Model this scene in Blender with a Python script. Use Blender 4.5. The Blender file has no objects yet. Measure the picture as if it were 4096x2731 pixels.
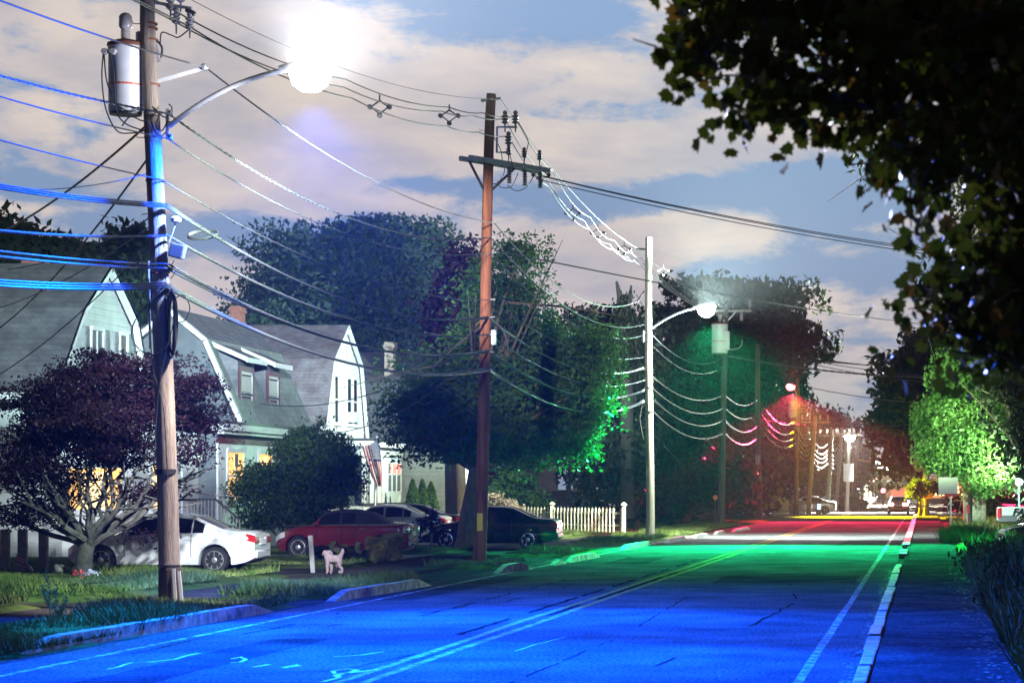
import bpy, math, random
import numpy as np
from mathutils import Vector, Matrix, noise as mnoise
rnd = random.Random(7); rs = np.random.RandomState(11)
scene = bpy.context.scene
COL = scene.collection
R = math.radians
PI = math.pi

# ---------------------------------------------------------------- measuring: reading of the photograph -> metres
F, CX, HY, CAMZ = 5553.0, 2122.0, 1122.0, 2.05
def at(px, py, Y): return Vector(((px-CX)*Y/F, Y, CAMZ+(HY-py)*Y/F))
def wx(px, Y): return (px-CX)*Y/F
def wz(py, Y): return CAMZ+(HY-py)*Y/F
def gnd(px, py):
    Y = F*CAMZ/(py-HY); return Vector(((px-CX)*Y/F, Y, 0))

# ---------------------------------------------------------------- objects
def tag(o, label=None, cat=None, group=None, kind=None):
    if label: o['label'] = label
    if cat: o['category'] = cat
    if group: o['group'] = group
    if kind: o['kind'] = kind
    return o
def thing(name, loc, label, cat, group=None, rz=0):
    o = bpy.data.objects.new(name, None); COL.objects.link(o)
    o.location = loc; o.rotation_euler = (0, 0, rz); o.empty_display_size = .2
    return tag(o, label, cat, group)
def world_loc(o):
    v = Vector((0, 0, 0))
    while o is not None: v = v + Vector(o.location); o = o.parent
    return v

class MB:
    """collects polygons, builds ONE mesh object"""
    def __init__(s): s.v = []; s.f = []; s.mi = []; s.n = 0; s.cur = 0
    def add(s, vs, fs):
        b = s.n
        s.v.extend([tuple(p) for p in vs]); s.n += len(vs)
        for f in fs: s.f.append([b+i for i in f]); s.mi.append(s.cur)
        return s
    def m(s, i): s.cur = i; return s
    def quad(s, a, b, c, d): return s.add([a, b, c, d], [(0, 1, 2, 3)])
    def box(s, x0, x1, y0, y1, z0, z1):
        return s.add([(x0,y0,z0),(x1,y0,z0),(x1,y1,z0),(x0,y1,z0),(x0,y0,z1),(x1,y0,z1),(x1,y1,z1),(x0,y1,z1)],
                     [(0,3,2,1),(4,5,6,7),(0,1,5,4),(1,2,6,5),(2,3,7,6),(3,0,4,7)])
    def cbox(s, c, d, rot=None):
        M = rot if rot is not None else Matrix.Identity(3)
        vs = []
        for z in (-1, 1):
            for x, y in ((-1,-1),(1,-1),(1,1),(-1,1)):
                vs.append(Vector(c)+M@Vector((x*d[0]/2, y*d[1]/2, z*d[2]/2)))
        return s.add(vs, [(0,3,2,1),(4,5,6,7),(0,1,5,4),(1,2,6,5),(2,3,7,6),(3,0,4,7)])
    def beam(s, a, b, w, h):
        a = Vector(a); b = Vector(b); d = (b-a); L = d.length; d.normalize()
        up = Vector((0,0,1)) if abs(d.z) < .95 else Vector((0,1,0))
        side = d.cross(up).normalized(); up = side.cross(d)
        M = Matrix((d, side, up)).transposed()
        return s.cbox((a+b)/2, (L, w, h), M)
    def tube(s, pts, r, n=8, cap=True):
        pts = [Vector(p) for p in pts]; k = len(pts)
        rr = r if isinstance(r, (list, tuple)) else [r]*k
        vs = []; ref = None
        for i, p in enumerate(pts):
            t = (pts[min(i+1, k-1)]-pts[max(i-1, 0)]).normalized()
            if ref is None:
                ref = Vector((0,0,1)) if abs(t.z) < .9 else Vector((1,0,0))
            u = t.cross(ref)
            if u.length < 1e-5: u = t.orthogonal()
            u.normalize(); w = u.cross(t); ref = w
            for j in range(n):
                a = 2*PI*j/n
                vs.append(p+u*math.cos(a)*rr[i]+w*math.sin(a)*rr[i])
        fs = []
        for i in range(k-1):
            for j in range(n):
                fs.append((i*n+j, i*n+(j+1) % n, (i+1)*n+(j+1) % n, (i+1)*n+j))
        if cap: fs.append(tuple(range(n-1, -1, -1))); fs.append(tuple(range((k-1)*n, k*n)))
        return s.add(vs, fs)
    def lathe(s, c, prof, n=16, axis='z'):
        """prof: (radius, height) pairs about an axis through c"""
        vs = []; c = Vector(c)
        for r, h in prof:
            for j in range(n):
                a = 2*PI*j/n; x, y = r*math.cos(a), r*math.sin(a)
                vs.append(c+(Vector((x, y, h)) if axis == 'z' else Vector((x, h, y)) if axis == 'y' else Vector((h, x, y))))
        fs = []
        k = len(prof)
        for i in range(k-1):
            for j in range(n): fs.append((i*n+j, i*n+(j+1) % n, (i+1)*n+(j+1) % n, (i+1)*n+j))
        fs.append(tuple(range(n-1, -1, -1))); fs.append(tuple(range((k-1)*n, k*n)))
        return s.add(vs, fs)
    def prism(s, poly, d0, d1, axis):
        """poly 2D extruded along axis: 'x' poly=(y,z); 'y' poly=(x,z); 'z' poly=(x,y)"""
        def P(p, d): return (d, p[0], p[1]) if axis == 'x' else (p[0], d, p[1]) if axis == 'y' else (p[0], p[1], d)
        k = len(poly)
        vs = [P(p, d0) for p in poly]+[P(p, d1) for p in poly]
        fs = [tuple(range(k-1, -1, -1)), tuple(range(k, 2*k))]
        for i in range(k): fs.append((i, (i+1) % k, k+(i+1) % k, k+i))
        return s.add(vs, fs)
    def build(s, name, mats, parent=None, smooth=False, local=False, bevel=0):
        me = bpy.data.meshes.new(name)
        off = Vector((0,0,0))
        if parent is not None and not local: off = world_loc(parent)
        v = np.array(s.v, dtype=np.float64) - np.array(off)
        me.from_pydata(v.tolist(), [], s.f)
        for m in (mats if isinstance(mats, (list, tuple)) else [mats]): me.materials.append(m)
        me.polygons.foreach_set('material_index', s.mi)
        me.update()
        import bmesh as _b
        bm = _b.new(); bm.from_mesh(me); _b.ops.recalc_face_normals(bm, faces=bm.faces); bm.to_mesh(me); bm.free()
        if smooth:
            me.polygons.foreach_set('use_smooth', [True]*len(me.polygons))
            try: me.set_sharp_from_angle(angle=R(38))
            except Exception: pass
        o = bpy.data.objects.new(name, me); COL.objects.link(o)
        if parent is not None: o.parent = parent
        if bevel:
            b = o.modifiers.new('bevel', 'BEVEL'); b.width = bevel; b.segments = 2; b.limit_method = 'ANGLE'
        return o

def fast_mesh(name, V, nper, mats, parent=None, mi=None):
    """V: (n*nper,3) array of separate polygons with nper corners each"""
    V = np.asarray(V, dtype=np.float64)
    if parent is not None: V = V-np.array(world_loc(parent))
    n = len(V)//nper
    me = bpy.data.meshes.new(name)
    me.vertices.add(len(V)); me.vertices.foreach_set('co', V.astype(np.float32).ravel())
    me.loops.add(len(V)); me.loops.foreach_set('vertex_index', np.arange(len(V), dtype=np.int32))
    me.polygons.add(n)
    me.polygons.foreach_set('loop_start', np.arange(0, len(V), nper, dtype=np.int32))
    me.polygons.foreach_set('loop_total', np.full(n, nper, dtype=np.int32))
    for m in (mats if isinstance(mats, (list, tuple)) else [mats]): me.materials.append(m)
    if mi is not None: me.polygons.foreach_set('material_index', np.asarray(mi, dtype=np.int32))
    me.update(); me.validate()
    o = bpy.data.objects.new(name, me); COL.objects.link(o)
    if parent is not None: o.parent = parent
    return o

def copy_tree(o, parent=None):
    c = o.copy(); COL.objects.link(c); c.parent = parent
    for ch in list(o.children): copy_tree(ch, c)
    return c

# ---------------------------------------------------------------- materials
MATS = {}
def mat(name, col, rough=.6, col2=None, scale=3.0, bump=0, bscale=None, metal=0, coat=0, stretch=None, spec=None, detail=4, lo=.35, hi=.65, grain=0):
    if name in MATS: return MATS[name]
    m = bpy.data.materials.new(name); m.use_nodes = True; MATS[name] = m
    nt = m.node_tree; N = nt.nodes; L = nt.links; b = N['Principled BSDF']
    b.inputs['Roughness'].default_value = rough; b.inputs['Metallic'].default_value = metal
    if coat: b.inputs['Coat Weight'].default_value = coat; b.inputs['Coat Roughness'].default_value = .04
    if spec is not None: b.inputs['Specular IOR Level'].default_value = spec
    b.inputs['Base Color'].default_value = (*col, 1)
    tc = N.new('ShaderNodeTexCoord'); src = tc.outputs['Object']
    if stretch:
        mp = N.new('ShaderNodeMapping'); mp.inputs['Scale'].default_value = stretch
        L.new(src, mp.inputs['Vector']); src = mp.outputs['Vector']
    if col2 is not None:
        n = N.new('ShaderNodeTexNoise'); n.inputs['Scale'].default_value = scale; n.inputs['Detail'].default_value = detail
        L.new(src, n.inputs['Vector'])
        r = N.new('ShaderNodeValToRGB'); r.color_ramp.elements[0].position = lo; r.color_ramp.elements[1].position = hi
        r.color_ramp.elements[0].color = (*col, 1); r.color_ramp.elements[1].color = (*col2, 1)
        L.new(n.outputs['Fac'], r.inputs['Fac']); L.new(r.outputs['Color'], b.inputs['Base Color'])
    if grain:
        n3 = N.new('ShaderNodeTexNoise'); n3.inputs['Scale'].default_value = 22; n3.inputs['Detail'].default_value = 3; L.new(src, n3.inputs['Vector'])
        n4 = N.new('ShaderNodeTexNoise'); n4.inputs['Scale'].default_value = .22; n4.inputs['Detail'].default_value = 5; n4.inputs['Distortion'].default_value = .6; L.new(src, n4.inputs['Vector'])
        for nn, lo_, hi_, g_ in ((n3, .38, .62, grain), (n4, .38, .62, grain*.28)):
            mr = N.new('ShaderNodeMapRange'); mr.inputs[1].default_value = lo_; mr.inputs[2].default_value = hi_; mr.inputs[3].default_value = 1-g_; mr.inputs[4].default_value = 1+g_; L.new(nn.outputs['Fac'], mr.inputs[0])
            cb = N.new('ShaderNodeCombineXYZ'); [L.new(mr.outputs[0], cb.inputs[q]) for q in range(3)]
            mm = N.new('ShaderNodeMix'); mm.data_type = 'RGBA'; mm.blend_type = 'MULTIPLY'; mm.inputs[0].default_value = 1
            L.new(b.inputs['Base Color'].links[0].from_socket, mm.inputs[6]); L.new(cb.outputs[0], mm.inputs[7]); L.new(mm.outputs[2], b.inputs['Base Color'])
    if bump:
        n2 = N.new('ShaderNodeTexNoise'); n2.inputs['Scale'].default_value = bscale or scale*6; n2.inputs['Detail'].default_value = 5
        L.new(src, n2.inputs['Vector'])
        bp = N.new('ShaderNodeBump'); bp.inputs['Strength'].default_value = bump; bp.inputs['Distance'].default_value = .03
        L.new(n2.outputs['Fac'], bp.inputs['Height']); L.new(bp.outputs['Normal'], b.inputs['Normal'])
    return m
def emat(name, col, strength):
    if name in MATS: return MATS[name]
    m = bpy.data.materials.new(name); m.use_nodes = True; MATS[name] = m
    b = m.node_tree.nodes['Principled BSDF']
    b.inputs['Base Color'].default_value = (*col, 1); b.inputs['Emission Color'].default_value = (*col, 1)
    b.inputs['Emission Strength'].default_value = strength; b.inputs['Roughness'].default_value = .3
    return m
def lapmat(name, col, col2, pitch=.13, depth=.25, rough=.55, shingle=False):
    """horizontal laps (clapboard) or shingle courses from the height of the surface itself"""
    if name in MATS: return MATS[name]
    m = mat(name, col, rough, col2, 2.2)
    nt = m.node_tree; N = nt.nodes; L = nt.links; b = N['Principled BSDF']
    tc = N.new('ShaderNodeNewGeometry'); sx = N.new('ShaderNodeSeparateXYZ'); L.new(tc.outputs['Position'], sx.inputs[0])
    d = N.new('ShaderNodeMath'); d.operation = 'DIVIDE'; d.inputs[1].default_value = pitch; L.new(sx.outputs['Z'], d.inputs[0])
    fr = N.new('ShaderNodeMath'); fr.operation = 'FRACT'; L.new(d.outputs[0], fr.inputs[0])
    h = fr.outputs[0]
    if shingle:
        br = N.new('ShaderNodeTexBrick'); br.inputs['Scale'].default_value = 1.0
        br.inputs['Brick Width'].default_value = .28; br.inputs['Row Height'].default_value = pitch; br.inputs['Mortar Size'].default_value = .012
        br.inputs['Color1'].default_value = (.75, .75, .75, 1); br.inputs['Color2'].default_value = (1.2, 1.2, 1.2, 1); br.inputs['Mortar'].default_value = (.45, .45, .45, 1)
        ad = N.new('ShaderNodeMath'); ad.operation = 'ADD'; L.new(sx.outputs['X'], ad.inputs[0]); L.new(sx.outputs['Y'], ad.inputs[1])
        cb = N.new('ShaderNodeCombineXYZ'); L.new(ad.outputs[0], cb.inputs[0]); L.new(sx.outputs['Z'], cb.inputs[1]); L.new(cb.outputs[0], br.inputs['Vector'])
        mx = N.new('ShaderNodeMix'); mx.data_type = 'RGBA'; mx.blend_type = 'MULTIPLY'; mx.inputs[0].default_value = .45
        src = b.inputs['Base Color'].links[0].from_socket
        L.new(src, mx.inputs[6]); L.new(br.outputs['Color'], mx.inputs[7]); L.new(mx.outputs[2], b.inputs['Base Color'])
    bp = N.new('ShaderNodeBump'); bp.inputs['Strength'].default_value = depth; bp.inputs['Distance'].default_value = .05; bp.invert = True
    L.new(h, bp.inputs['Height']); L.new(bp.outputs['Normal'], b.inputs['Normal'])
    return m
def leafmat(name, c1, c2, scale=.7, trans=.25, rough=.5):
    if name in MATS: return MATS[name]
    m = mat(name, c1, rough, c2, scale, detail=6)
    nt = m.node_tree; N = nt.nodes; L = nt.links; b = N['Principled BSDF']
    b.inputs['Specular IOR Level'].default_value = .14
    t = N.new('ShaderNodeBsdfTranslucent'); L.new(b.inputs['Base Color'].links[0].from_socket, t.inputs['Color'])
    mx = N.new('ShaderNodeMixShader'); mx.inputs[0].default_value = trans
    L.new(b.outputs[0], mx.inputs[1]); L.new(t.outputs[0], mx.inputs[2]); L.new(mx.outputs[0], N['Material Output'].inputs['Surface'])
    return m
def glassmat(name, col=(.01, .013, .015), rough=.04):
    return mat(name, col, rough, spec=.7)

M_pole = mat('weathered_pole_wood', (.17, .14, .115), .85, (.36, .30, .24), 2.2, .8, 14, stretch=(7, 7, .45), detail=9, lo=.3, hi=.72, spec=.2)
M_pole_red = mat('red_treated_pole_wood', (.10, .035, .018), .85, (.34, .13, .065), 1.3, .7, 12, stretch=(5, 5, .6), detail=9, lo=.3, hi=.7, spec=.2)
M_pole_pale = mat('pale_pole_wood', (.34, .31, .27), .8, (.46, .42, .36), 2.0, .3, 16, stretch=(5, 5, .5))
M_pole_dark = mat('dark_pole_wood', (.055, .045, .038), .85, (.10, .085, .075), 2.0, .4, 16, stretch=(5, 5, .5))
M_galv = mat('galvanised_metal', (.45, .46, .48), .4, (.55, .56, .58), 6, metal=.5)
M_dkmetal = mat('dark_metal', (.05, .05, .055), .5)
M_tank = mat('painted_tank_grey', (.50, .53, .55), .4, (.58, .60, .62), 3)
M_rust = mat('rust_band', (.16, .05, .03), .7)
M_porc = mat('porcelain', (.40, .38, .38), .25)
M_insul = mat('insulator_brown', (.16, .12, .12), .35)
M_black = mat('black_rubber', (.018, .018, .02), .55)
M_wire = mat('grey_cable', (.055, .058, .062), .6, spec=.25)
M_wire_dk = mat('black_cable', (.025, .025, .028), .5)
M_wire_lt = mat('bare_strand', (.11, .115, .12), .6, spec=.3)
M_white = mat('white_paint', (.66, .68, .68), .5, (.76, .77, .77), 4)
M_trim = mat('white_trim', (.62, .64, .64), .5, (.72, .73, .73), 3)
M_fence = mat('picket_white', (.62, .60, .50), .6, (.74, .72, .62), 5)
M_asph = mat('asphalt', (.055, .055, .057), .9, (.105, .105, .107), .8, .6, 90, detail=12, spec=0, lo=.3, hi=.7, grain=.55)
M_asph2 = mat('old_asphalt', (.028, .028, .030), .9, (.058, .057, .056), 1.1, .5, 90, detail=10, spec=0, grain=.5)
M_tar = mat('crack_tar', (.014, .014, .015), .9, spec=0)
M_granite = mat('granite', (.11, .115, .115), .9, (.30, .31, .31), 5, .5, 50, spec=.1, detail=9)
M_dirt = mat('soil', (.05, .045, .035), .95, (.075, .065, .05), .8, .6, 30, spec=0)
M_lawn = mat('lawn_ground', (.035, .065, .02), .95, (.085, .12, .035), 1.1, .7, 60, spec=0)
M_grass = mat('grass_blades', (.06, .12, .03), .8, (.16, .20, .06), .8, spec=.1)
M_concrete = mat('concrete', (.20, .20, .19), .85, (.30, .30, .29), 3, .3, 40, spec=.05)
M_brick = mat('chimney_brick', (.20, .075, .055), .85, (.28, .12, .09), 8, .3, 30)
M_glass = glassmat('window_glass')
M_carglass = glassmat('car_glass', (.008, .010, .011), .03)
M_curtain = emat('lit_curtain', (1.0, .55, .16), .85)
M_curtain2 = emat('lit_room', (1.0, .70, .32), 1.6)
M_bark = mat('bark', (.11, .085, .06), .9, (.18, .14, .10), 4, .7, 18, stretch=(3, 3, .6))
M_bark_pale = mat('pale_bark', (.24, .23, .21), .9, (.36, .35, .33), 5, .5, 14)
M_tyre = mat('tyre', (.016, .016, .017), .8)
M_rim = mat('alloy_rim', (.55, .55, .56), .3, metal=.75)
M_chrome = mat('chrome', (.7, .7, .72), .12, metal=1)
M_lamp_red = mat('tail_lamp_red', (.42, .012, .015), .15, coat=1)
M_lamp_clear = mat('lamp_clear', (.65, .65, .66), .08, coat=1)
M_lamp_amber = mat('lamp_amber', (.6, .2, .02), .15, coat=1)
M_plate = mat('number_plate', (.6, .6, .6), .4)

# ---------------------------------------------------------------- camera
cd = bpy.data.cameras.new('camera'); cam = bpy.data.objects.new('camera', cd); COL.objects.link(cam)
cam.location = (0, 0, CAMZ); cam.rotation_euler = (R(90), 0, 0)
cd.sensor_width = 36; cd.lens = 36*F/2352; cd.shift_x = (1176-CX)/2352; cd.shift_y = (HY-784)/2352
cd.clip_end = 6000; cd.clip_start = .3
cd.dof.use_dof = True; cd.dof.focus_distance = 62; cd.dof.aperture_fstop = 4.2
scene.camera = cam
scene.view_settings.view_transform = 'Standard'; scene.view_settings.look = 'None'
scene.view_settings.exposure = 0; scene.view_settings.gamma = 1
scene.cycles.use_denoising = True
scene.cycles.max_bounces = 5; scene.cycles.diffuse_bounces = 2; scene.cycles.glossy_bounces = 2
scene.cycles.transparent_max_bounces = 4; scene.cycles.transmission_bounces = 2
scene.cycles.sample_clamp_indirect = 4
scene.cycles.use_light_tree = True
scene.render.film_transparent = False
# ---------------------------------------------------------------- sky: dusk, broken cloud lit from the town below
def build_sky():
    w = bpy.data.worlds.new('World'); scene.world = w; w.use_nodes = True
    nt = w.node_tree; N = nt.nodes; L = nt.links; N.clear()
    out = N.new('ShaderNodeOutputWorld'); bg = N.new('ShaderNodeBackground'); L.new(bg.outputs[0], out.inputs[0])
    sky = N.new('ShaderNodeTexSky'); sky.sky_type = 'NISHITA'; sky.sun_disc = False
    sky.sun_elevation = R(1.0); sky.sun_rotation = R(150); sky.air_density = 1.2; sky.dust_density = 1.0; sky.ozone_density = 3
    tc = N.new('ShaderNodeTexCoord'); sep = N.new('ShaderNodeSeparateXYZ'); L.new(tc.outputs['Generated'], sep.inputs[0])
    def math_(op, a, b=None, c=None, clamp=False):
        n = N.new('ShaderNodeMath'); n.operation = op; n.use_clamp = clamp
        for i, x in enumerate((a, b, c)):
            if x is None: continue
            if isinstance(x, (int, float)): n.inputs[i].default_value = x
            else: L.new(x, n.inputs[i])
        return n.outputs[0]
    def mixc(f, a, b):
        n = N.new('ShaderNodeMix'); n.data_type = 'RGBA'
        for i, x in ((0, f), (6, a), (7, b)):
            if isinstance(x, (int, float)): n.inputs[i].default_value = x
            elif isinstance(x, tuple): n.inputs[i].default_value = (*x, 1)
            else: L.new(x, n.inputs[i])
        return n.outputs[2]
    # compass bearing and elevation of the view direction (sky coordinates)
    az = math_('ARCTAN2', sep.outputs['X'], sep.outputs['Y'])
    el = math_('ARCSINE', sep.outputs['Z'])
    def noise(sx, sy, sc, det, seed, rough=.55):
        c = N.new('ShaderNodeCombineXYZ'); L.new(math_('MULTIPLY', az, sx), c.inputs[0]); L.new(math_('MULTIPLY', el, sy), c.inputs[1]); c.inputs[2].default_value = seed
        n = N.new('ShaderNodeTexNoise'); n.inputs['Scale'].default_value = sc; n.inputs['Detail'].default_value = det; n.inputs['Roughness'].default_value = rough
        n.inputs['Distortion'].default_value = .25
        L.new(c.outputs[0], n.inputs['Vector']); return n.outputs['Fac']
    cov = math_('ADD', math_('MULTIPLY', noise(1, 2.4, 10, 9, 3.7, .62), .95), math_('MULTIPLY', noise(1, 2.6, 34, 8, 9.1, .65), .42))
    # broad openings (-) and banks (+): bearing, elevation, widths in radians
    def ang(px, py): return math.atan2(px-CX, F), math.atan2(HY-py, math.hypot(F, px-CX))
    blobs = [(1290, 245, 190, 40, -.40), (1290, 40, 210, 90, -.34), (1560, 440, 420, 55, -.42), (1350, 500, 160, 50, -.36), (1950, 480, 260, 90, -.30),
             (1900, 620, 420, 26, -.26), (2000, 660, 120, 40, -.2), (640, 560, 200, 55, -.34), (240, 470, 240, 30, -.26), (260, 520, 300, 34, -.3), (950, 420, 110, 24, -.28),
             (60, 415, 120, 30, -.25), (1000, 300, 500, 200, .20), (1560, 330, 340, 75, .28), (1560, 540, 330, 48, .34), (1320, 650, 200, 60, .3),
             (600, 660, 180, 70, .34), (400, 250, 380, 160, .18), (1900, 700, 200, 50, .22), (120, 480, 160, 14, .2), (1720, 330, 130, 70, .1), (1950, 860, 300, 90, -.12)]
    for px, py, rx, ry, wgt in blobs:
        a, e = ang(px, py); sx = rx/F; sy = ry/F
        da = math_('DIVIDE', math_('SUBTRACT', az, a), sx); de = math_('DIVIDE', math_('SUBTRACT', el, e), sy)
        q = math_('ADD', math_('MULTIPLY', da, da), math_('MULTIPLY', de, de))
        g = math_('EXPONENT', math_('MULTIPLY', q, -.9))
        cov = math_('ADD', cov, math_('MULTIPLY', g, wgt*.62))
    mr = N.new('ShaderNodeMapRange'); mr.interpolation_type = 'SMOOTHSTEP'; mr.inputs[1].default_value = .55; mr.inputs[2].default_value = .71
    L.new(cov, mr.inputs[0]); c = mr.outputs[0]
    # clear sky
    g = math_('MULTIPLY', el, 4.2, clamp=True)
    clear = mixc(g, (.26, .32, .45), (.20, .35, .62))
    # cloud colour: warm grey, dimmer thick parts
    th = N.new('ShaderNodeMapRange'); th.inputs[1].default_value = .35; th.inputs[2].default_value = .65; L.new(noise(1, 2.6, 16, 6, 21.3), th.inputs[0])
    cl = mixc(th.outputs[0], (.47, .45, .51), (.74, .64, .585))
    low = math_('SUBTRACT', 1, math_('MULTIPLY', el, 14), clamp=True)
    cl = mixc(math_('MULTIPLY', low, .6), cl, (.34, .34, .40))
    col = mixc(c, clear, cl)
    # a little real twilight sky
    mx = N.new('ShaderNodeMix'); mx.data_type = 'RGBA'; mx.blend_type = 'ADD'; mx.inputs[0].default_value = .03
    L.new(col, mx.inputs[6]); L.new(sky.outputs[0], mx.inputs[7])
    # the sky darkens overhead and behind, away from the last light
    up = N.new('ShaderNodeMapRange'); up.interpolation_type = 'SMOOTHSTEP'; up.inputs[1].default_value = .24; up.inputs[2].default_value = .55; up.inputs[3].default_value = 1; up.inputs[4].default_value = .22; L.new(el, up.inputs[0])
    bk = N.new('ShaderNodeMapRange'); bk.interpolation_type = 'SMOOTHSTEP'; bk.inputs[1].default_value = -.3; bk.inputs[2].default_value = .6; bk.inputs[3].default_value = .22; bk.inputs[4].default_value = 1; L.new(sep.outputs['Y'], bk.inputs[0])
    fin = N.new('ShaderNodeMix'); fin.data_type = 'RGBA'; fin.blend_type = 'MULTIPLY'; fin.inputs[0].default_value = 1
    cc = N.new('ShaderNodeCombineXYZ'); dim = math_('MULTIPLY', up.outputs[0], bk.outputs[0])
    for i in range(3): L.new(dim, cc.inputs[i])
    L.new(mx.outputs[2], fin.inputs[6]); L.new(cc.outputs[0], fin.inputs[7])
    L.new(fin.outputs[2], bg.inputs['Color']); bg.inputs['Strength'].default_value = .95
build_sky()
# ---------------------------------------------------------------- ground, road, pavements
def sheet(name, poly, z, m, sub=0):
    b = MB(); b.add([(x, y, z) for x, y in poly], [tuple(range(len(poly)))])
    o = b.build(name, m); o['kind'] = 'structure'; return o
def rect(x0, x1, y0, y1): return [(x0, y0), (x1, y0), (x1, y1), (x0, y1)]
sheet('ground', rect(-2500, 2500, -60, 5000), -.02, M_dirt)
sheet('road', rect(-10.78, -.74, -40, 1400), 0.0, M_asph)
LZ = .115
def verge(name, x0, x1, y0, y1, m=None, z=LZ, seed=0):
    """raised, slightly uneven turf with sloping edges"""
    nx = max(3, int((x1-x0)/.6)); ny = max(3, int((y1-y0)/.8)); b = MB(); vs = []; fs = []
    for j in range(ny+1):
        for i in range(nx+1):
            x = x0+(x1-x0)*i/nx; y = y0+(y1-y0)*j/ny
            e = min(min(x-x0, x1-x)/.35, min(y-y0, y1-y)/1.0, 1); e = max(0, e)
            zz = -.015+(z+.015)*math.sin(e*PI/2)+.05*e*mnoise.noise(Vector((x*.5, y*.4, seed)))
            if 0 < i < nx and 0 < j < ny: x += .12*mnoise.noise(Vector((x, y, 3+seed)))
            else: x += .10*mnoise.noise(Vector((x*2, y*1.3, 5+seed))); y += .25*mnoise.noise(Vector((x*1.3, y, 8+seed)))
            vs.append((x, y, zz))
    for j in range(ny):
        for i in range(nx):
            a = j*(nx+1)+i; fs.append((a, a+1, a+nx+2, a+nx+1))
    b.add(vs, fs); o = b.build(name, m or M_lawn, smooth=True); o['kind'] = 'structure'; return o
# base asphalt apron between road and gardens (driveway mouths), then turf islands and lawns on it
sheet('pavement', rect(-15.3, -10.782, -40, 420), -.008, M_asph2)
sheet('driveway', rect(-30, -15.304, 57.2, 62.5), -.008, M_asph2)
sheet('driveway', rect(-28, -15.304, 69.0, 75.6), -.008, M_concrete)
sheet('driveway', rect(-28, -15.304, 80.8, 99.5), -.008, M_asph2)
sheet('driveway', rect(-28, -15.304, 140, 156), -.008, M_asph2)
sheet('driveway', rect(-60, -15.304, 176, 206), -.008, M_asph2)
VERGES = [(-13.4, -10.95, 22, 42.6, 1), (-13.35, -10.75, 45.0, 52.0, 2), (-13.0, -10.65, 61.5, 65.8, 3), (-12.9, -10.5, 72.5, 79.5, 4), (-13.2, -10.35, 88, 104, 5),
          (-13.0, -10.0, 107, 135, 6), (-13.2, -9.6, 138, 172, 7)]
for v in VERGES: verge('grass_verge', *v[:4], seed=v[4])
LAWNS = [(-34, -15.2, 22, 41.8, 11), (-34, -14.9, 44.0, 57.0, 12), (-30, -14.9, 62.7, 68.8, 13), (-30, -15.0, 75.8, 80.6, 14), (-30, -14.6, 99.7, 139.6, 15), (-60, -14.8, 156.4, 175, 17), (-60, -14.4, 206, 300, 18)]
for v in LAWNS: verge('lawn', *v[:4], seed=v[4], z=.16)
sheet('footpath', rect(-.556, 1.02, -30, 400), .07, M_asph2)
sheet('footpath', rect(1.03, 40, 62, 73), .045, M_asph2)
bk = verge('grass_bank', .98, 30, 6, 61.5, z=.5, seed=31)
verge('grass_bank', 1.0, 30, 73.5, 96, z=.2, seed=32); verge('lawn', 1.1, 24, 98.5, 134, z=.25, seed=33)
sheet('driveway', rect(1.5, 40, 136, 400), .045, M_asph2)

# markings (worn thermoplastic): strips just above the asphalt
def wornmat(name, col, wear):
    m = mat(name, col, .8, spec=0); nt = m.node_tree; N = nt.nodes; L = nt.links; b = N['Principled BSDF']
    g = N.new('ShaderNodeNewGeometry'); n = N.new('ShaderNodeTexNoise'); n.inputs['Scale'].default_value = 5; n.inputs['Detail'].default_value = 8; n.inputs['Roughness'].default_value = .75
    L.new(g.outputs['Position'], n.inputs['Vector'])
    r = N.new('ShaderNodeValToRGB'); r.color_ramp.elements[0].position = wear; r.color_ramp.elements[1].position = wear+.14
    r.color_ramp.elements[0].color = (.085, .085, .085, 1); r.color_ramp.elements[1].color = (*col, 1)
    L.new(n.outputs['Fac'], r.inputs['Fac']); L.new(r.outputs['Color'], b.inputs['Base Color']); return m
M_wline = wornmat('worn_white_line', (.40, .40, .38), .44)
M_yline = wornmat('worn_yellow_line', (.42, .30, .06), .42)
def strip(name, x, w, y0, y1, m, z=.004, wob=.02, seed=0):
    b = MB(); n = max(8, int((y1-y0)/1.2)); vs = []; fs = []
    for i in range(n+1):
        y = y0+(y1-y0)*i/n; ww = wob*mnoise.noise(Vector((seed, y*.12, 0)))
        e = .012*mnoise.noise(Vector((seed+9, y*2.1, 0)))
        vs += [(x+ww-w/2+e, y, z), (x+ww+w/2-e, y, z)]
        if i: fs.append((2*i-2, 2*i-1, 2*i+1, 2*i))
    b.add(vs, fs); o = b.build(name, m); o['kind'] = 'structure'; return o
strip('road_marking', -10.12, .11, 20, 300, M_wline, seed=1); strip('road_marking', -1.33, .11, 20, 300, M_wline, seed=2)
strip('road_marking', -6.20, .12, 20, 300, M_yline, seed=3, wob=.05); strip('road_marking', -5.92, .12, 20, 300, M_yline, seed=4, wob=.05)

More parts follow.
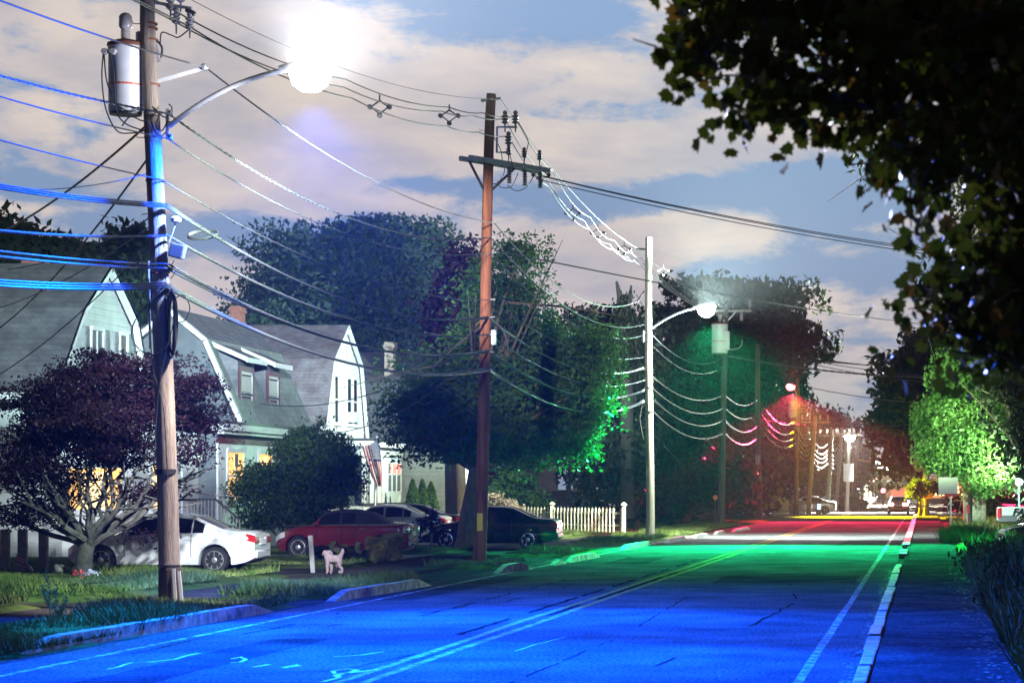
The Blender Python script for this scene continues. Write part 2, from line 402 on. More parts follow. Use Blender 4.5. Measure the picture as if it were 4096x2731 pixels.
# tar seams along the lane joints and cracks across
def seam(name, pts, w, m, z=.0065, seed=0, gap=.0):
    b = MB(); vs = []; fs = []; P = []
    for (x0, y0), (x1, y1) in zip(pts[:-1], pts[1:]):
        n = max(2, int(math.hypot(x1-x0, y1-y0)/.22))
        for i in range(n): P.append((x0+(x1-x0)*i/n, y0+(y1-y0)*i/n))
    P.append(pts[-1])
    for i, (x, y) in enumerate(P):
        a = P[min(i+1, len(P)-1)]; c = P[max(i-1, 0)]; d = Vector((a[0]-c[0], a[1]-c[1], 0)).normalized(); s = Vector((-d.y, d.x, 0))
        o1 = .05*mnoise.noise(Vector((x*2.1, y*1.4, seed))); ww = w*(.55+.8*abs(mnoise.noise(Vector((x*3, y*2.3, seed+4)))))
        q = Vector((x, y, z))+s*o1
        vs += [q-s*ww/2, q+s*ww/2]
        if i and mnoise.noise(Vector((x*.9, y*.55, seed+7))) > gap-.5: fs.append((2*i-2, 2*i-1, 2*i+1, 2*i))
    b.add(vs, fs); o = b.build(name, m); o['kind'] = 'structure'; return o
seam('crack_seal', [(-6.55, 34), (-6.5, 70)], .10, M_tar, seed=1, gap=.38)
seam('crack_seal', [(-6.07, 36), (-6.06, 60)], .11, M_tar, seed=2, gap=.3)
seam('crack_seal', [(-8.1, 39), (-8.05, 60)], .07, M_tar, seed=3, gap=.5)
seam('crack_seal', [(-8.9, 36), (-7.6, 44), (-7.4, 60)], .05, M_tar, seed=6, gap=.5)
seam('crack_seal', [(-10.4, 33), (-9.6, 34), (-9.5, 36.5), (-10.3, 37.2)], .05, M_tar, seed=8, gap=.2)
seam('crack_seal', [(-10.5, 36), (-9.3, 38.5), (-9.7, 40)], .05, M_tar, seed=9, gap=.2)
seam('crack_seal', [(-10.6, 56.2), (-6, 57.5), (-.8, 58.2)], .07, M_tar, seed=10, gap=.2)
seam('crack_seal', [(-2.6, 36), (-2.3, 44), (-2.9, 52)], .05, M_tar, seed=11, gap=.45)
seam('crack_seal', [(-3.1, 28), (-2.7, 36)], .04, M_tar, seed=12, gap=.45)
seam('crack_seal', [(-9.9, 88), (-4, 91), (-1, 96)], .08, M_tar, seed=13, gap=.3)
seam('crack_seal', [(-8.4, 100), (-5, 104), (-2, 103)], .08, M_tar, seed=14, gap=.3)
# utility locator paint
M_spray = wornmat('spray_paint', (.55, .55, .54), .36)
def P2(px, py): v = gnd(px, py); return (v.x, v.y)
def spray(pxs, w, seed): seam('road_paint', [P2(*p) for p in pxs], w, M_spray, z=.0065, seed=seed, gap=-.6)
spray([(240, 1537), (275, 1530), (300, 1522), (345, 1520), (400, 1514), (455, 1500)], .07, 41)
spray([(528, 1513), (555, 1508), (562, 1514), (550, 1521), (530, 1522)], .07, 42)
spray([(580, 1532), (622, 1526)], .10, 43); spray([(648, 1533), (680, 1525), (690, 1529), (650, 1534)], .07, 44)
spray([(765, 1508), (830, 1504), (880, 1497)], .05, 45)
spray([(735, 1566), (775, 1556), (768, 1551), (815, 1540), (800, 1536), (765, 1541), (770, 1547), (800, 1545), (872, 1537)], .09, 46)
spray([(1180, 1495), (1300, 1462)], .03, 47)

# kerbs: low granite pieces with ramped ends on the left, one long run on the right
KERBS = [((-11.15, 29.8), (-10.95, 40.4), .17, 'long rough granite kerb in front of the nearest utility pole'),
         ((-10.72, 43.6), (-10.45, 51.0), .18, 'granite kerb with tapered ends beside the driveway past the nearest pole'),
         ((-10.30, 58.2), (-10.05, 61.6), .21, 'short granite kerb stone by the foot of the reddish pole'),
         ((-9.92, 64.6), (-9.88, 66.4), .16, 'smallest granite kerb stump, just past the reddish pole'),
         ((-9.86, 67.0), (-9.78, 72.6), .17, 'granite kerb edging the small turf island beside the black saloon'),
         ((-10.05, 80.5), (-9.95, 89.0), .16, 'granite kerb in front of the pale lit pole'),
         ((-9.70, 91.0), (-9.62, 97.5), .16, 'chalky granite kerb just beyond the pale lit pole'),
         ((-9.45, 99.5), (-9.35, 105), .15, 'second granite kerb beyond the pale lit pole'),
         ((-9.3, 107.5), (-9.2, 112), .14, 'granite kerb stone next to the dark transformer pole'),
         ((-9.0, 114), (-8.8, 122), .13, 'farthest of the separate granite kerb stones on the left')]
for (x0, y0), (x1, y1), h, lab in KERBS:
    b = MB(); n = max(8, int((y1-y0)/.5)); vs = []; fs = []
    for i in range(n+1):
        t = i/n; y = y0+(y1-y0)*t; x = x0+(x1-x0)*t+.015*mnoise.noise(Vector((y*.7, 0, x0)))
        hh = h*min(1, min(t*(y1-y0), (1-t)*(y1-y0))/1.1+.06)+.012*mnoise.noise(Vector((y*1.7, 4, x0)))
        vs += [(x+.075, y, -.01), (x+.065, y, hh), (x-.085, y, hh+.006), (x-.095, y, -.01)]
        if i:
            for k in range(4): fs.append(((i-1)*4+k, (i-1)*4+(k+1) % 4, i*4+(k+1) % 4, i*4+k))
    fs.append((0, 1, 2, 3)); fs.append((n*4+3, n*4+2, n*4+1, n*4))
    b.add(vs, fs); tag(b.build('kerb_stone', M_granite), lab, 'kerb', 'granite kerb stones along the left road edge')
# right-hand kerb: separate granite blocks with joints
y = 18.0; k = 0
while y < 62:
    Ln = 2.0+rnd.random()*.8
    b = MB(); b.box(-.742+rnd.uniform(-.012, .012), -.57+rnd.uniform(-.02, .01), y, y+Ln-.03-(.12 if k % 4 == 3 else 0), -.01, .105+rnd.uniform(-.03, .02))
    o = b.build('kerb_stone', M_granite, bevel=.02); o.rotation_euler.z = 0
    tag(o, 'long granite kerb block in the row edging the right footpath', 'kerb', 'granite kerb blocks along the right footpath'); y += Ln; k += 1
for y0, lab in ((71.5, 'isolated pale granite kerb block at the right driveway mouth'), (74.6, 'second pale granite kerb block past the right driveway mouth')):
    b = MB(); b.box(-.75, -.5, y0, y0+2.2, -.01, .14); tag(b.build('kerb_stone', M_granite, bevel=.02), lab, 'kerb', 'granite kerb blocks along the right footpath')
b = MB(); b.box(-.75, -.5, 84, 330, -.01, .12); tag(b.build('kerb_stone', M_granite), 'long far run of granite kerb along the right footpath', 'kerb')

# grass blades
def grass(regions, n, h, name='grass', zf=.09, seed=1, w=.012):
    r = np.random.RandomState(seed); A = np.array([(x1-x0)*(y1-y0) for x0, x1, y0, y1 in regions]); P = A/A.sum()
    ch = r.choice(len(regions), n, p=P); Rg = np.array(regions)[ch]
    x = Rg[:, 0]+(Rg[:, 1]-Rg[:, 0])*r.rand(n); y = Rg[:, 2]+(Rg[:, 3]-Rg[:, 2])*r.rand(n)
    keep = (np.sin(x*2.1+np.sin(y*.7)*2)+np.sin(y*1.3+np.cos(x*1.9))+r.rand(n)*2.4) > .2
    x, y = x[keep], y[keep]; n = len(x)
    hh = h*(.35+1.0*r.rand(n)**1.6)*(1+.5*np.sin(x*1.3+y*.8)); a = r.rand(n)*2*PI; ln = hh*(.25+.7*r.rand(n)); b2 = r.rand(n)*2*PI
    z = np.full(n, zf) if np.isscalar(zf) else zf(x, y)
    base = np.stack([x, y, z], 1); side = np.stack([np.cos(a)*w, np.sin(a)*w, np.zeros(n)], 1)
    tip = base+np.stack([np.cos(b2)*ln, np.sin(b2)*ln, hh], 1)
    V = np.stack([base-side, base+side, tip], 1).reshape(-1, 3)
    o = fast_mesh(name, V, 3, M_grass); o['kind'] = 'stuff'; return o
grass([(v[0]+.1, v[1]-.05, v[2]+.2, v[3]-.2) for v in VERGES[:2]], 60000, .17, seed=2, zf=.06)
grass([(-27, -15.1, 44.3, 56.8), (-24, -15.4, 36, 41.6)], 90000, .15, seed=3, zf=.12, w=.014)
grass([(v[0]+.2, v[1]-.1, v[2]+.3, v[3]-.3) for v in VERGES[2:6]]+[(-24, -15, 75.9, 80.4), (-22, -15, 62.8, 68.6), (-20, -14.7, 100, 112)], 80000, .12, seed=4, zf=.09, w=.02)
grass([(1.05, 9, 20, 61)], 90000, .42, seed=5, zf=lambda x, y: np.clip((x-1.0)*.35, .03, .45), w=.02)
grass([(1.4, 12, 74, 95), (1.4, 14, 99, 133)], 50000, .3, seed=6, zf=.15, w=.03)

M_patch = mat('asphalt_patch', (.030, .030, .032), .9, (.062, .062, .063), .8, .5, 90, spec=0, detail=10, grain=.5)
def patch_sheet(pts):
    b = MB(); n = len(pts); P = []
    for i in range(n):
        a, c = pts[i], pts[(i+1) % n]
        for t in np.linspace(0, 1, 9)[:-1]: P.append((a[0]+(c[0]-a[0])*t+rnd.uniform(-.03, .03), a[1]+(c[1]-a[1])*t+rnd.uniform(-.06, .06), .0035))
    b.add(P, [tuple(range(len(P)))]); o = b.build('asphalt_patch', M_patch); o['kind'] = 'structure'
patch_sheet([(-10.7, 44), (-9.4, 44.4), (-9.2, 57), (-10.7, 57.5)]); patch_sheet([(-4.6, 52.5), (-1.5, 52.8), (-1.5, 57), (-4.7, 57)]); patch_sheet([(-9.0, 24.5), (-8.2, 24.5), (-8.1, 33), (-8.9, 33)])
patch_sheet([(-3.2, 88), (-.8, 88), (-.8, 96), (-3.0, 97)]); patch_sheet([(-8.8, 66), (-7.6, 66), (-7.7, 72.5), (-8.9, 72.5)])
seam('crack_seal', [(-4.4, 24), (-4.2, 34), (-4.5, 46)], .03, M_tar, seed=21, gap=.35); seam('crack_seal', [(-9.2, 26), (-6.6, 27.2), (-6.3, 30)], .03, M_tar, seed=22, gap=.25)
seam('crack_seal', [(-3.6, 30), (-2.0, 31.2), (-1.4, 30.8)], .03, M_tar, seed=23, gap=.2); seam('crack_seal', [(-10.6, 28), (-9.8, 30), (-9.9, 33)], .03, M_tar, seed=24, gap=.2)
seam('crack_seal', [(-.5, 30), (.2, 30.4), (1.0, 30.1)], .03, M_tar, z=.075, seed=25, gap=-.2); seam('crack_seal', [(-.5, 39.6), (.3, 40.2), (1.0, 40)], .03, M_tar, z=.075, seed=26, gap=-.2); seam('crack_seal', [(-.5, 50), (1.0, 50.3)], .03, M_tar, z=.075, seed=27, gap=-.2)
# fallen leaves and grit along the right kerb and footpath edge
r_ = np.random.RandomState(77); n_ = 900; X_ = np.where(r_.rand(n_) < .5, r_.normal(-.82, .06, n_), r_.normal(.85, .16, n_)); Y_ = r_.uniform(24, 62, n_); Z_ = np.where(X_ > -.56, .078, .010); A_ = r_.rand(n_)*6.28; S_ = .015+.03*r_.rand(n_)
V_ = np.stack([np.stack([X_+S_*np.cos(A_+q), Y_+S_*np.sin(A_+q), Z_+.004*(q % 2)], 1) for q in (0, 1.5, 3.1, 4.6)], 1).reshape(-1, 3)
o = fast_mesh('leaf_litter', V_, 4, mat('dead_leaves', (.10, .07, .035), .9, (.2, .16, .09), 9)); o['kind'] = 'stuff'
# ---------------------------------------------------------------- utility poles
def shaft(root, base, top, r0, r1, m, n=20):
    b = MB(); pts = []; rr = []; base = Vector(base); top = Vector(top)
    for i in range(17):
        t = i/16; p = base.lerp(top, t); p = p+Vector((.025*math.sin(t*5+base.x), .02*math.sin(t*4+1), 0))*(1 if 0 < i < 16 else 0)
        pts.append(p); rr.append((r0+(r1-r0)*t)*(1.12 if i == 0 else 1))
    b.tube(pts, rr, n); return b.build('shaft', m, root, smooth=True), lambda z: base.lerp(top, (z-base.z)/(top.z-base.z))
def band(root, c, r, m=None, h=.04, name='band'):
    b = MB(); b.lathe(c, [(r, -h/2), (r+.012, -h/2), (r+.012, h/2), (r, h/2)], 20); return b.build(name, m or M_rust, root)
def steps(root, ax, zs, r, side=1):
    for z in zs:
        p = ax(z); b = MB(); b.tube([p+Vector((-side*r*.8, 0, 0)), p+Vector((-side*(r+.14), 0, 0)), p+Vector((-side*(r+.15), 0, .05))], .009, 6)
        b.build('climbing_step', M_galv, root)
def transformer(root, c, r, h, lid=True):
    """pole-mounted can: body, lid, bushing"""
    c = Vector(c); b = MB()
    b.lathe(c, [(r*.9, 0), (r*.97, .03), (r, .06), (r, h*.92), (r*1.03, h*.93), (r*1.03, h*.97)], 28); can = b.build('transformer', M_tank, root, smooth=True)
    b = MB(); b.lathe(c+Vector((0, 0, -.02)), [(r*.2, 0), (r*.93, 0), (r*.95, .04)], 28); b.build('tank_base', M_dkmetal, can)
    b = MB(); b.lathe(c+Vector((0, 0, h*.97)), [(r*1.06, 0), (r*1.08, .02), (r*1.05, .06), (r*.5, .12), (r*.1, .13)], 28); b.build('tank_lid', M_rust, can, smooth=True)
    b = MB(); b.lathe(c+Vector((0, 0, h*.40)), [(r*.99, 0), (r*1.012, 0), (r*1.012, .035), (r*.99, .035)], 28); b.build('tank_stripe', mat('orange_stripe', (.5, .12, .06), .5), can)
    b = MB(); p = c+Vector((.02, -.08, h+.05))
    prof = [(.03, 0)]
    for k in range(5): prof += [(.085, .03+k*.035), (.06, .05+k*.035)]
    prof += [(.09, .22), (.11, .25), (.11, .42), (.07, .47), (.02, .49)]
    b.lathe(p, prof, 14); b.build('bushing', M_porc, can, smooth=True)
    b = MB(); b.lathe(p+Vector((.2, .1, -.05)), [(.03, 0), (.06, .03), (.05, .06), (.06, .09), (.05, .12), (.06, .15), (.05, .18), (.06, .21), (.02, .24)], 12); b.build('arrester', M_porc, can, smooth=True)
    for k, dx in enumerate((-.22, -.1)):
        b = MB(); q = c+Vector((dx*1.2, -r*.9, h*.86)); b.lathe(q, [(.05, -.09), (.06, -.02), (.035, .02)], 10, 'y'); b.build('terminal', M_porc, can, smooth=True)
    return can
def bracket(root, a, bb, w=.05, m=None, name='bracket'):
    b = MB(); b.beam(a, bb, w, w); return b.build(name, m or M_galv, root)
def pin(root, p, s=1.0, m=None):
    """vertical pin insulator with sheds"""
    b = MB(); prof = [(.015*s, -.22*s), (.02*s, -.04*s)]
    for k in range(3): prof += [(.085*s, .0+k*.07*s), (.09*s, .015*s+k*.07*s), (.04*s, .04*s+k*.07*s)]
    prof += [(.06*s, .24*s), (.03*s, .28*s)]
    b.lathe(p, prof, 12); return b.build('insulator', m or M_insul, root, smooth=True)
def cobra(root, a, tip, m_bulb, r=.26):
    """curved arm + cobra-head lamp whose bowl glows; tip = bowl centre"""
    a = Vector(a); tip = Vector(tip); d = tip-a; pts = []
    for i in range(13):
        t = i/12; p = a.lerp(tip, t); p.z = a.z+(d.z+.16)*(1-(1-t)**2.0); pts.append(p)
    b = MB(); b.tube(pts, .045, 10); b.build('lamp_arm', M_galv, root, smooth=True)
    dh = Vector((d.x, d.y, 0)).normalized(); b = MB()
    prof = [(-.55, .05), (-.45, .07), (-.25, .12), (0, .16), (.22, .15), (.36, .09), (.42, .03)]
    b.tube([tip+dh*x+Vector((0, 0, .17)) for x, _ in prof], [rr for _, rr in prof], 14)
    hd = b.build('lamp_head', M_galv, root, smooth=True)
    b = MB(); b.lathe(tip+Vector((0, 0, .06)), [(r, .06), (r*.98, 0), (r*.82, -r*.5), (r*.45, -r*.8), (.02, -r*.88)], 24); b.build('bulb', m_bulb, hd, smooth=True)
    return hd
def spot(loc, target, col, power, half, blend=.3, size=.15, parent=None, scale=(1, 1)):
    l = bpy.data.lights.new('lamp_and_fill_light', 'SPOT'); l.color = col; l.energy = power; l.spot_size = R(half*2); l.spot_blend = blend; l.shadow_soft_size = size
    o = bpy.data.objects.new('lamp_and_fill_light', l); COL.objects.link(o); o.location = loc
    o.rotation_euler = (Vector(target)-Vector(loc)).to_track_quat('-Z', 'Y').to_euler(); o.scale = (scale[0], scale[1], 1)
    return o
def point(loc, col, power, size=.15):
    l = bpy.data.lights.new('lamp_and_fill_light', 'POINT'); l.color = col; l.energy = power; l.shadow_soft_size = size
    o = bpy.data.objects.new('lamp_and_fill_light', l); COL.objects.link(o); o.location = loc; return o
M_bulb_w = emat('lamp_bowl_blue_white', (.80, .86, 1.0), 60)
M_bulb_c = emat('lamp_bowl_cool_white', (.80, 1.0, .95), 60)
M_bulb_r = emat('lamp_bowl_red', (1.0, .10, .14), 14)
M_bulb_f = emat('lamp_bowl_far', (.92, 1.0, .92), 40)

# --- pole 1: nearest, with transformer and the brightest lamp
Y1 = 41.7
p1b = at(392, 1397, Y1); p1b.z = .05; p1t = at(339, -40, Y1)
pole1 = thing('utility_pole', p1b, 'nearest weathered wooden utility pole carrying a grey transformer and the brightest street lamp', 'utility pole')
_, ax1 = shaft(pole1, p1b, p1t, .185, .122, M_pole)
def A1(px, py, dy=0.0): return at(px, py, Y1+dy)
for py in (55, 66, 92, 195, 316, 415, 545, 628, 655):
    z = wz(py, Y1); band(pole1, ax1(z), .125+.06*(py+40)/1437, h=.035)
z = wz(1083, Y1); band(pole1, ax1(z), .172, M_black, .09)
steps(pole1, ax1, [wz(p, Y1) for p in (55, 316, 470, 600)], .14)
tc = A1(289, 262); tr1 = transformer(pole1, (tc.x, Y1, tc.z), .29, 1.19)
for py in (135, 178): bracket(pole1, A1(322, py, 0), A1(340, py, 0), .11)
b = MB(); b.box(tc.x+.26, tc.x+.32, Y1-.06, Y1+.06, tc.z+.15, tc.z+1.0); b.build('hanger', M_galv, pole1)
def cord(root, pxs, Y, r=.012, name='drop_lead', m=None, n=6):
    pts = [at(p[0], p[1], Y+(p[2] if len(p) > 2 else 0)) for p in pxs]
    q = []
    for i in range(len(pts)-1):
        p0, p1_, p2, p3 = pts[max(i-1, 0)], pts[i], pts[i+1], pts[min(i+2, len(pts)-1)]
        for k in range(6):
            t = k/6; q.append(.5*((2*p1_)+(p2-p0)*t+(2*p0-5*p1_+4*p2-p3)*t*t+(3*p1_-p0-3*p2+p3)*t**3))
    q.append(pts[-1]); b = MB(); b.tube(q, r, n); return b.build(name, m or M_wire_dk, root, smooth=True)
cord(pole1, [(237, 125, -.3), (234, 180, -.35), (243, 250, -.35), (268, 300, -.3), (300, 306, -.2), (335, 300, -.2)], Y1)
cord(pole1, [(252, 120, -.32), (262, 175, -.35), (268, 255, -.35), (290, 285, -.3), (330, 300, -.2)], Y1)
cord(pole1, [(239, 125, -.3), (246, 190, -.33), (270, 240, -.3), (300, 256, -.3), (325, 248, -.2)], Y1)
cord(pole1, [(280, 290, -.3), (300, 268, -.3), (330, 278, -.25), (352, 262, -.2)], Y1)
cord(pole1, [(368, 100, 0), (372, 75, 0), (395, 82, 0), (410, 86, 0), (432, 70, 0)], Y1)
b = MB(); b.beam(A1(352, 95), A1(366, 140), .07, .09); b.build('cutout_fuse', M_porc, pole1)
cord(pole1, [(362, 95), (372, 110), (370, 130), (362, 142)], Y1, .02, 'fuse_barrel')
# standoff for the bare neutral
bracket(pole1, A1(352, 190), A1(465, 158), .055, M_white, 'standoff_arm'); b = MB(); b.lathe(A1(470, 155), [(.03, -.1), (.06, -.05), (.06, .05), (.03, .1)], 10, 'y'); b.build('clamp', M_galv, pole1)
# spacer bracket at the top
bracket(pole1, A1(345, 5), A1(440, 20), .05, M_galv, 'top_bracket')
for px, py in ((392, 20), (405, 52), (436, 62), (415, 2)): pin(pole1, A1(px, py), .9, M_porc)
cord(pole1, [(428, 22), (448, 34)], Y1, .045, 'arrester', M_dkmetal, 8)
# secondary rack
b = MB(); b.beam(A1(385, 250), A1(385, 320), .05, .06); b.build('secondary_rack', M_galv, pole1)
for py in (260, 285, 315): b = MB(); b.lathe(A1(392, py), [(.02, -.05), (.045, -.04), (.03, 0), (.045, .04), (.02, .05)], 10); b.build('spool_insulator', M_porc, pole1, smooth=True)
cord(pole1, [(350, 245, -.2), (365, 262, -.25), (358, 290, -.25), (372, 300, -.2), (384, 280, -.1)], Y1)
cord(pole1, [(352, 250, -.2), (380, 270, -.25), (395, 250, -.2), (388, 240, 0)], Y1)
cord(pole1, [(346, 275, -.2), (358, 305, -.25), (372, 312, -.2), (384, 300, -.1)], Y1)
# splice box and coil of cable below it
b = MB(); c = A1(408, 577, -.1); b.cbox(c, (.24, .2, .24), Matrix.Rotation(R(14), 3, 'Y')); b.build('splice_box', mat('blue_grey_box', (.12, .13, .16), .5), pole1, bevel=.02)
cord(pole1, [(400, 598, -.1), (394, 612, -.1), (402, 625, -.1), (392, 640, -.1)], Y1, .008)
b = MB(); b.lathe(A1(404, 505, -.1), [(.03, -.05), (.09, -.03), (.09, .03), (.04, .06)], 12); b.build('guard_cap', M_white, pole1, smooth=True)
cord(pole1, [(403, 510, -.1), (398, 530, -.1), (388, 556, -.1)], Y1, .014, m=M_galv)
b = MB()
for k in range(11):
    cx = 396+(k % 4)*1.6-3; rx = 6.5+(k*7 % 5)*.9; ry = 66+(k*5 % 7)*2.2; cy = 738+(k*3 % 5)*2; pts = []
    for i in range(33):
        a = 2*PI*i/32; pts.append(at(cx+rx*math.cos(a), cy+ry*math.sin(a), Y1-.12+.05*math.sin(a*2+k)))
    b.tube(pts, .014, 6, cap=False)
b.build('cable_coil', M_black, pole1, smooth=True)
cord(pole1, [(383, 660, -.15), (360, 685, -.2), (320, 720, -.2), (302, 765, -.2), (318, 800, -.2), (352, 815, -.22), (380, 800, -.2), (392, 770, -.15)], Y1, .012, 'loose_loop')
cord(pole1, [(395, 690, -.1), (420, 678, -.1), (436, 705, -.1), (425, 735, -.1), (402, 742, -.1)], Y1, .010, 'loose_loop')
cord(pole1, [(342, 640, -.19), (345, 760, -.19), (352, 850, -.2), (367, 900, -.2), (378, 960, -.2), (385, 1100, -.2)], Y1, .010)
cord(pole1, [(398, 745, -.12), (372, 850, -.2), (360, 950, -.2), (354, 1080, -.2)], Y1, .008)
# metal conduit at the left and guard strips at the foot
b = MB(); b.tube([A1(341, 600, -.15), A1(345, 800, -.15)], .02, 8); b.build('conduit', M_galv, pole1, smooth=True)
b = MB(); b.beam(A1(399, 1305, -.2), A1(404, 1396, -.22), .05, .02); b.build('guard_strip', M_white, pole1)
b = MB(); b.beam(A1(411, 1310, -.15), A1(419, 1394, -.17), .05, .02); b.build('guard_strip', M_white, pole1)
b = MB(); b.lathe(ax1(.15), [(.205, 0), (.195, .5), (.188, .55)], 20); b.build('foot_wrap', mat('foot_wrap_brown', (.05, .035, .025), .9), pole1)
band(pole1, ax1(wz(1297, Y1)), .182, M_dkmetal, .02, 'strap')
L1 = at(712, 178, 41.2)
cobra(pole1, A1(388, 290, -.1), L1, M_bulb_w, .36)

# --- pole 2: reddish treated pole with crossarm
Y2 = 65.0
p2b = at(1100, 1300, Y2); p2b.z = .05; p2t = at(1128.5, 216, Y2)
pole2 = thing('utility_pole', p2b, 'tall reddish brown utility pole with a crossarm and a yellow tag by the black saloon', 'utility pole')
_, ax2 = shaft(pole2, p2b, p2t, .175, .128, M_pole_red)
def A2(px, py, dy=0.0): return at(px, py, Y2+dy)
b = MB(); c0 = A2(1122, 378); 
# the double crossarm turns towards the far side of the road
da = Vector((1.0, 1.55, 0)).normalized()
ca = Vector((ax2(wz(372, Y2)).x, Y2, wz(372, Y2)))
for off in (-.17, .17):
    sd = Vector((da.y, -da.x, 0))*off
    b = MB(); b.beam(ca-da*.95+sd, ca+da*2.2+sd+Vector((0, 0, -.0)), .1, .13); b.build('crossarm', M_pole_pale, pole2, bevel=.01)
for sgn, e in ((-1, .75), (1, 1.0)): bracket(pole2, ca+da*sgn*e+Vector((0, -.1, -.08)), ax2(ca.z-.75)+Vector((sgn*.12, -.1, 0)), .05, M_dkmetal, 'brace')
for k in range(3):
    q = ca+da*(.75+k*.62)
    pin(pole2, q+Vector((0, 0, .30)), .9)
    b = MB(); prof = []
    for j in range(6): prof += [(.035, j*.07), (.075, j*.07+.02)]
    b.lathe(q+Vector((.05, -.2, -.52)), prof+[(.02, .45)], 10); b.build('arrester', M_insul, pole2, smooth=True)
cord(pole2, [(1125, 300, .1), (1150, 345, .1), (1154, 385, .2)], Y2)
cord(pole2, [(1165, 325), (1170, 350), (1178, 385, .4)], Y2); cord(pole2, [(1190, 280), (1212, 320), (1210, 345), (1198, 395, .7)], Y2)
for p in ([(1122, 420), (1140, 422), (1155, 405), (1160, 385)], [(1143, 415), (1150, 430), (1175, 428), (1190, 398)], [(1165, 425), (1185, 438), (1210, 430), (1225, 405)]):
    cord(pole2, [(q[0], q[1], .4) for q in p], Y2)
# U-shaped insulator bracket at the top
b = MB(); b.tube([A2(1188, 268+24, 0), A2(1142, 292), A2(1141, 350), A2(1168, 350)], .035, 8); b.build('insulator_bracket', M_galv, pole2, smooth=True)
for px, py in ((1160, 282), (1184, 282), (1168, 330)): pin(pole2, A2(px, py), 1.15)
bracket(pole2, A2(1105, 232), A2(1150, 226), .07, M_galv, 'top_bracket')
steps(pole2, ax2, [wz(p, Y2) for p in (260, 300, 572)], .14); 
for py in (512, 545, 580, 688, 728, 768, 808, 848): 
    q = ax2(wz(py, Y2)); b = MB(); b.tube([q, q+Vector((.26, -.05, 0))], .02, 6); b.build('bolt', M_galv, pole2)
b = MB(); b.cbox(ax2(wz(1198, Y2))+Vector((.03, -.175, 0)), (.15, .02, .47)); b.build('yellow_tag', mat('yellow_tag', (.75, .48, .01), .5), pole2)
b = MB(); b.cbox(A2(1134, 775, -.05), (.12, .14, .4)); b.build('terminal_box', M_tank, pole2, bevel=.01)
cord(pole2, [(1126, 730), (1150, 752), (1160, 770), (1166, 800), (1160, 815)], Y2, .02, 'cable_tail', M_wire)

# --- pole 3: pale pole with the cool white lamp
Y3 = 98.0
p3b = at(1493, 1239, Y3); p3b.z = .05; p3t = at(1490, 546, Y3)
pole3 = thing('utility_pole', p3b, 'pale brightly lit utility pole with a cool white street lamp on its arm', 'utility pole')
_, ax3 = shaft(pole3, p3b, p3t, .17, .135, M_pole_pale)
def A3(px, py, dy=0.0): return at(px, py, Y3+dy)
L2 = at(1622, 714, 97.4)
cobra(pole3, A3(1500, 752), L2, M_bulb_c, .36)
bracket(pole3, A3(1490, 573), A3(1462, 571), .07, M_dkmetal, 'messenger_bracket')
b = MB(); b.beam(A3(1475, 700), A3(1462, 676), .03, .03); b.beam(A3(1463, 692), A3(1480, 668), .05, .05); b.build('guy_strain', M_wire_dk, pole3)
for py in (890, 945): band(pole3, ax3(wz(py, Y3)), .155, M_dkmetal, .04)
cord(pole3, [(1478, 920, -.15), (1470, 960, -.18), (1478, 1010, -.18), (1472, 990, -.15)], Y3, .02, 'cable_tail')
b = MB(); b.lathe(A3(1478, 775, -.1), [(.03, -.2), (.07, -.1), (.05, .1), (.08, .2), (.02, .3)], 8); b.build('secondary_rack', M_galv, pole3)

# --- pole 4: dark pole, transformer bank under the lamp
Y4 = 129.0
p4b = at(1655, 1211, Y4); p4b.z = .05; p4t = at(1668, 705, Y4)
pole4 = thing('utility_pole', p4b, 'dark utility pole with a pale transformer can and a short wooden crossarm', 'utility pole')
_, ax4 = shaft(pole4, p4b, p4t, .20, .14, M_pole_dark)
def A4(px, py, dy=0.0): return at(px, py, Y4+dy)
transformer(pole4, tuple(A4(1653, 812, -.4)), .42, 1.6)
b = MB(); c = A4(1668, 782, -.55); b.cbox(c, (.36, .3, 1.0)); b.build('switch_box', M_tank, pole4, bevel=.03)
bracket(pole4, A4(1640, 714), A4(1726, 714), .12, M_pole_pale, 'crossarm'); bracket(pole4, A4(1690, 716), A4(1667, 742), .05, M_galv, 'brace')
pin(pole4, A4(1722, 704), 1.3, M_porc); b = MB(); b.lathe(A4(1703, 726), [(.03, -.25), (.09, -.2), (.09, .15), (.03, .2)], 10); b.build('arrester', M_porc, pole4, smooth=True)
cord(pole4, [(1672, 803, -.5), (1695, 800), (1704, 790), (1704, 780)], Y4, .03, m=M_galv)
# --- pole 5
Y5 = 160.0
p5b = at(1744, 1193, Y5); p5b.z = .05
pole5 = thing('utility_pole', p5b, 'slim pole lit red along its right side, just past the dark transformer pole', 'utility pole')
_, ax5 = shaft(pole5, p5b, at(1740, 790, Y5), .20, .16, M_pole)
b = MB(); b.cbox(ax5(wz(1055, Y5))+Vector((-.05, -.22, 0)), (.3, .05, .6)); b.build('notice_plate', M_tank, pole5)
for py in (1075, 1110): band(pole5, ax5(wz(py, Y5)), .19, M_rust, .4)
# --- pole 6 with the red lamp
Y6 = 184.0
p6b = at(1829, 1186, Y6); p6b.z = 0
pole6 = thing('utility_pole', p6b, 'thin dark utility pole holding the red street lamp and a small transformer', 'utility pole')
_, ax6 = shaft(pole6, p6b, at(1832, 870, Y6), .2, .15, M_pole_dark)
transformer(pole6, tuple(at(1821, 958, Y6-.4)), .36, 1.25)
L3 = at(1816, 889, Y6-.9)
cobra(pole6, at(1832, 915, Y6), L3, M_bulb_r, .36)

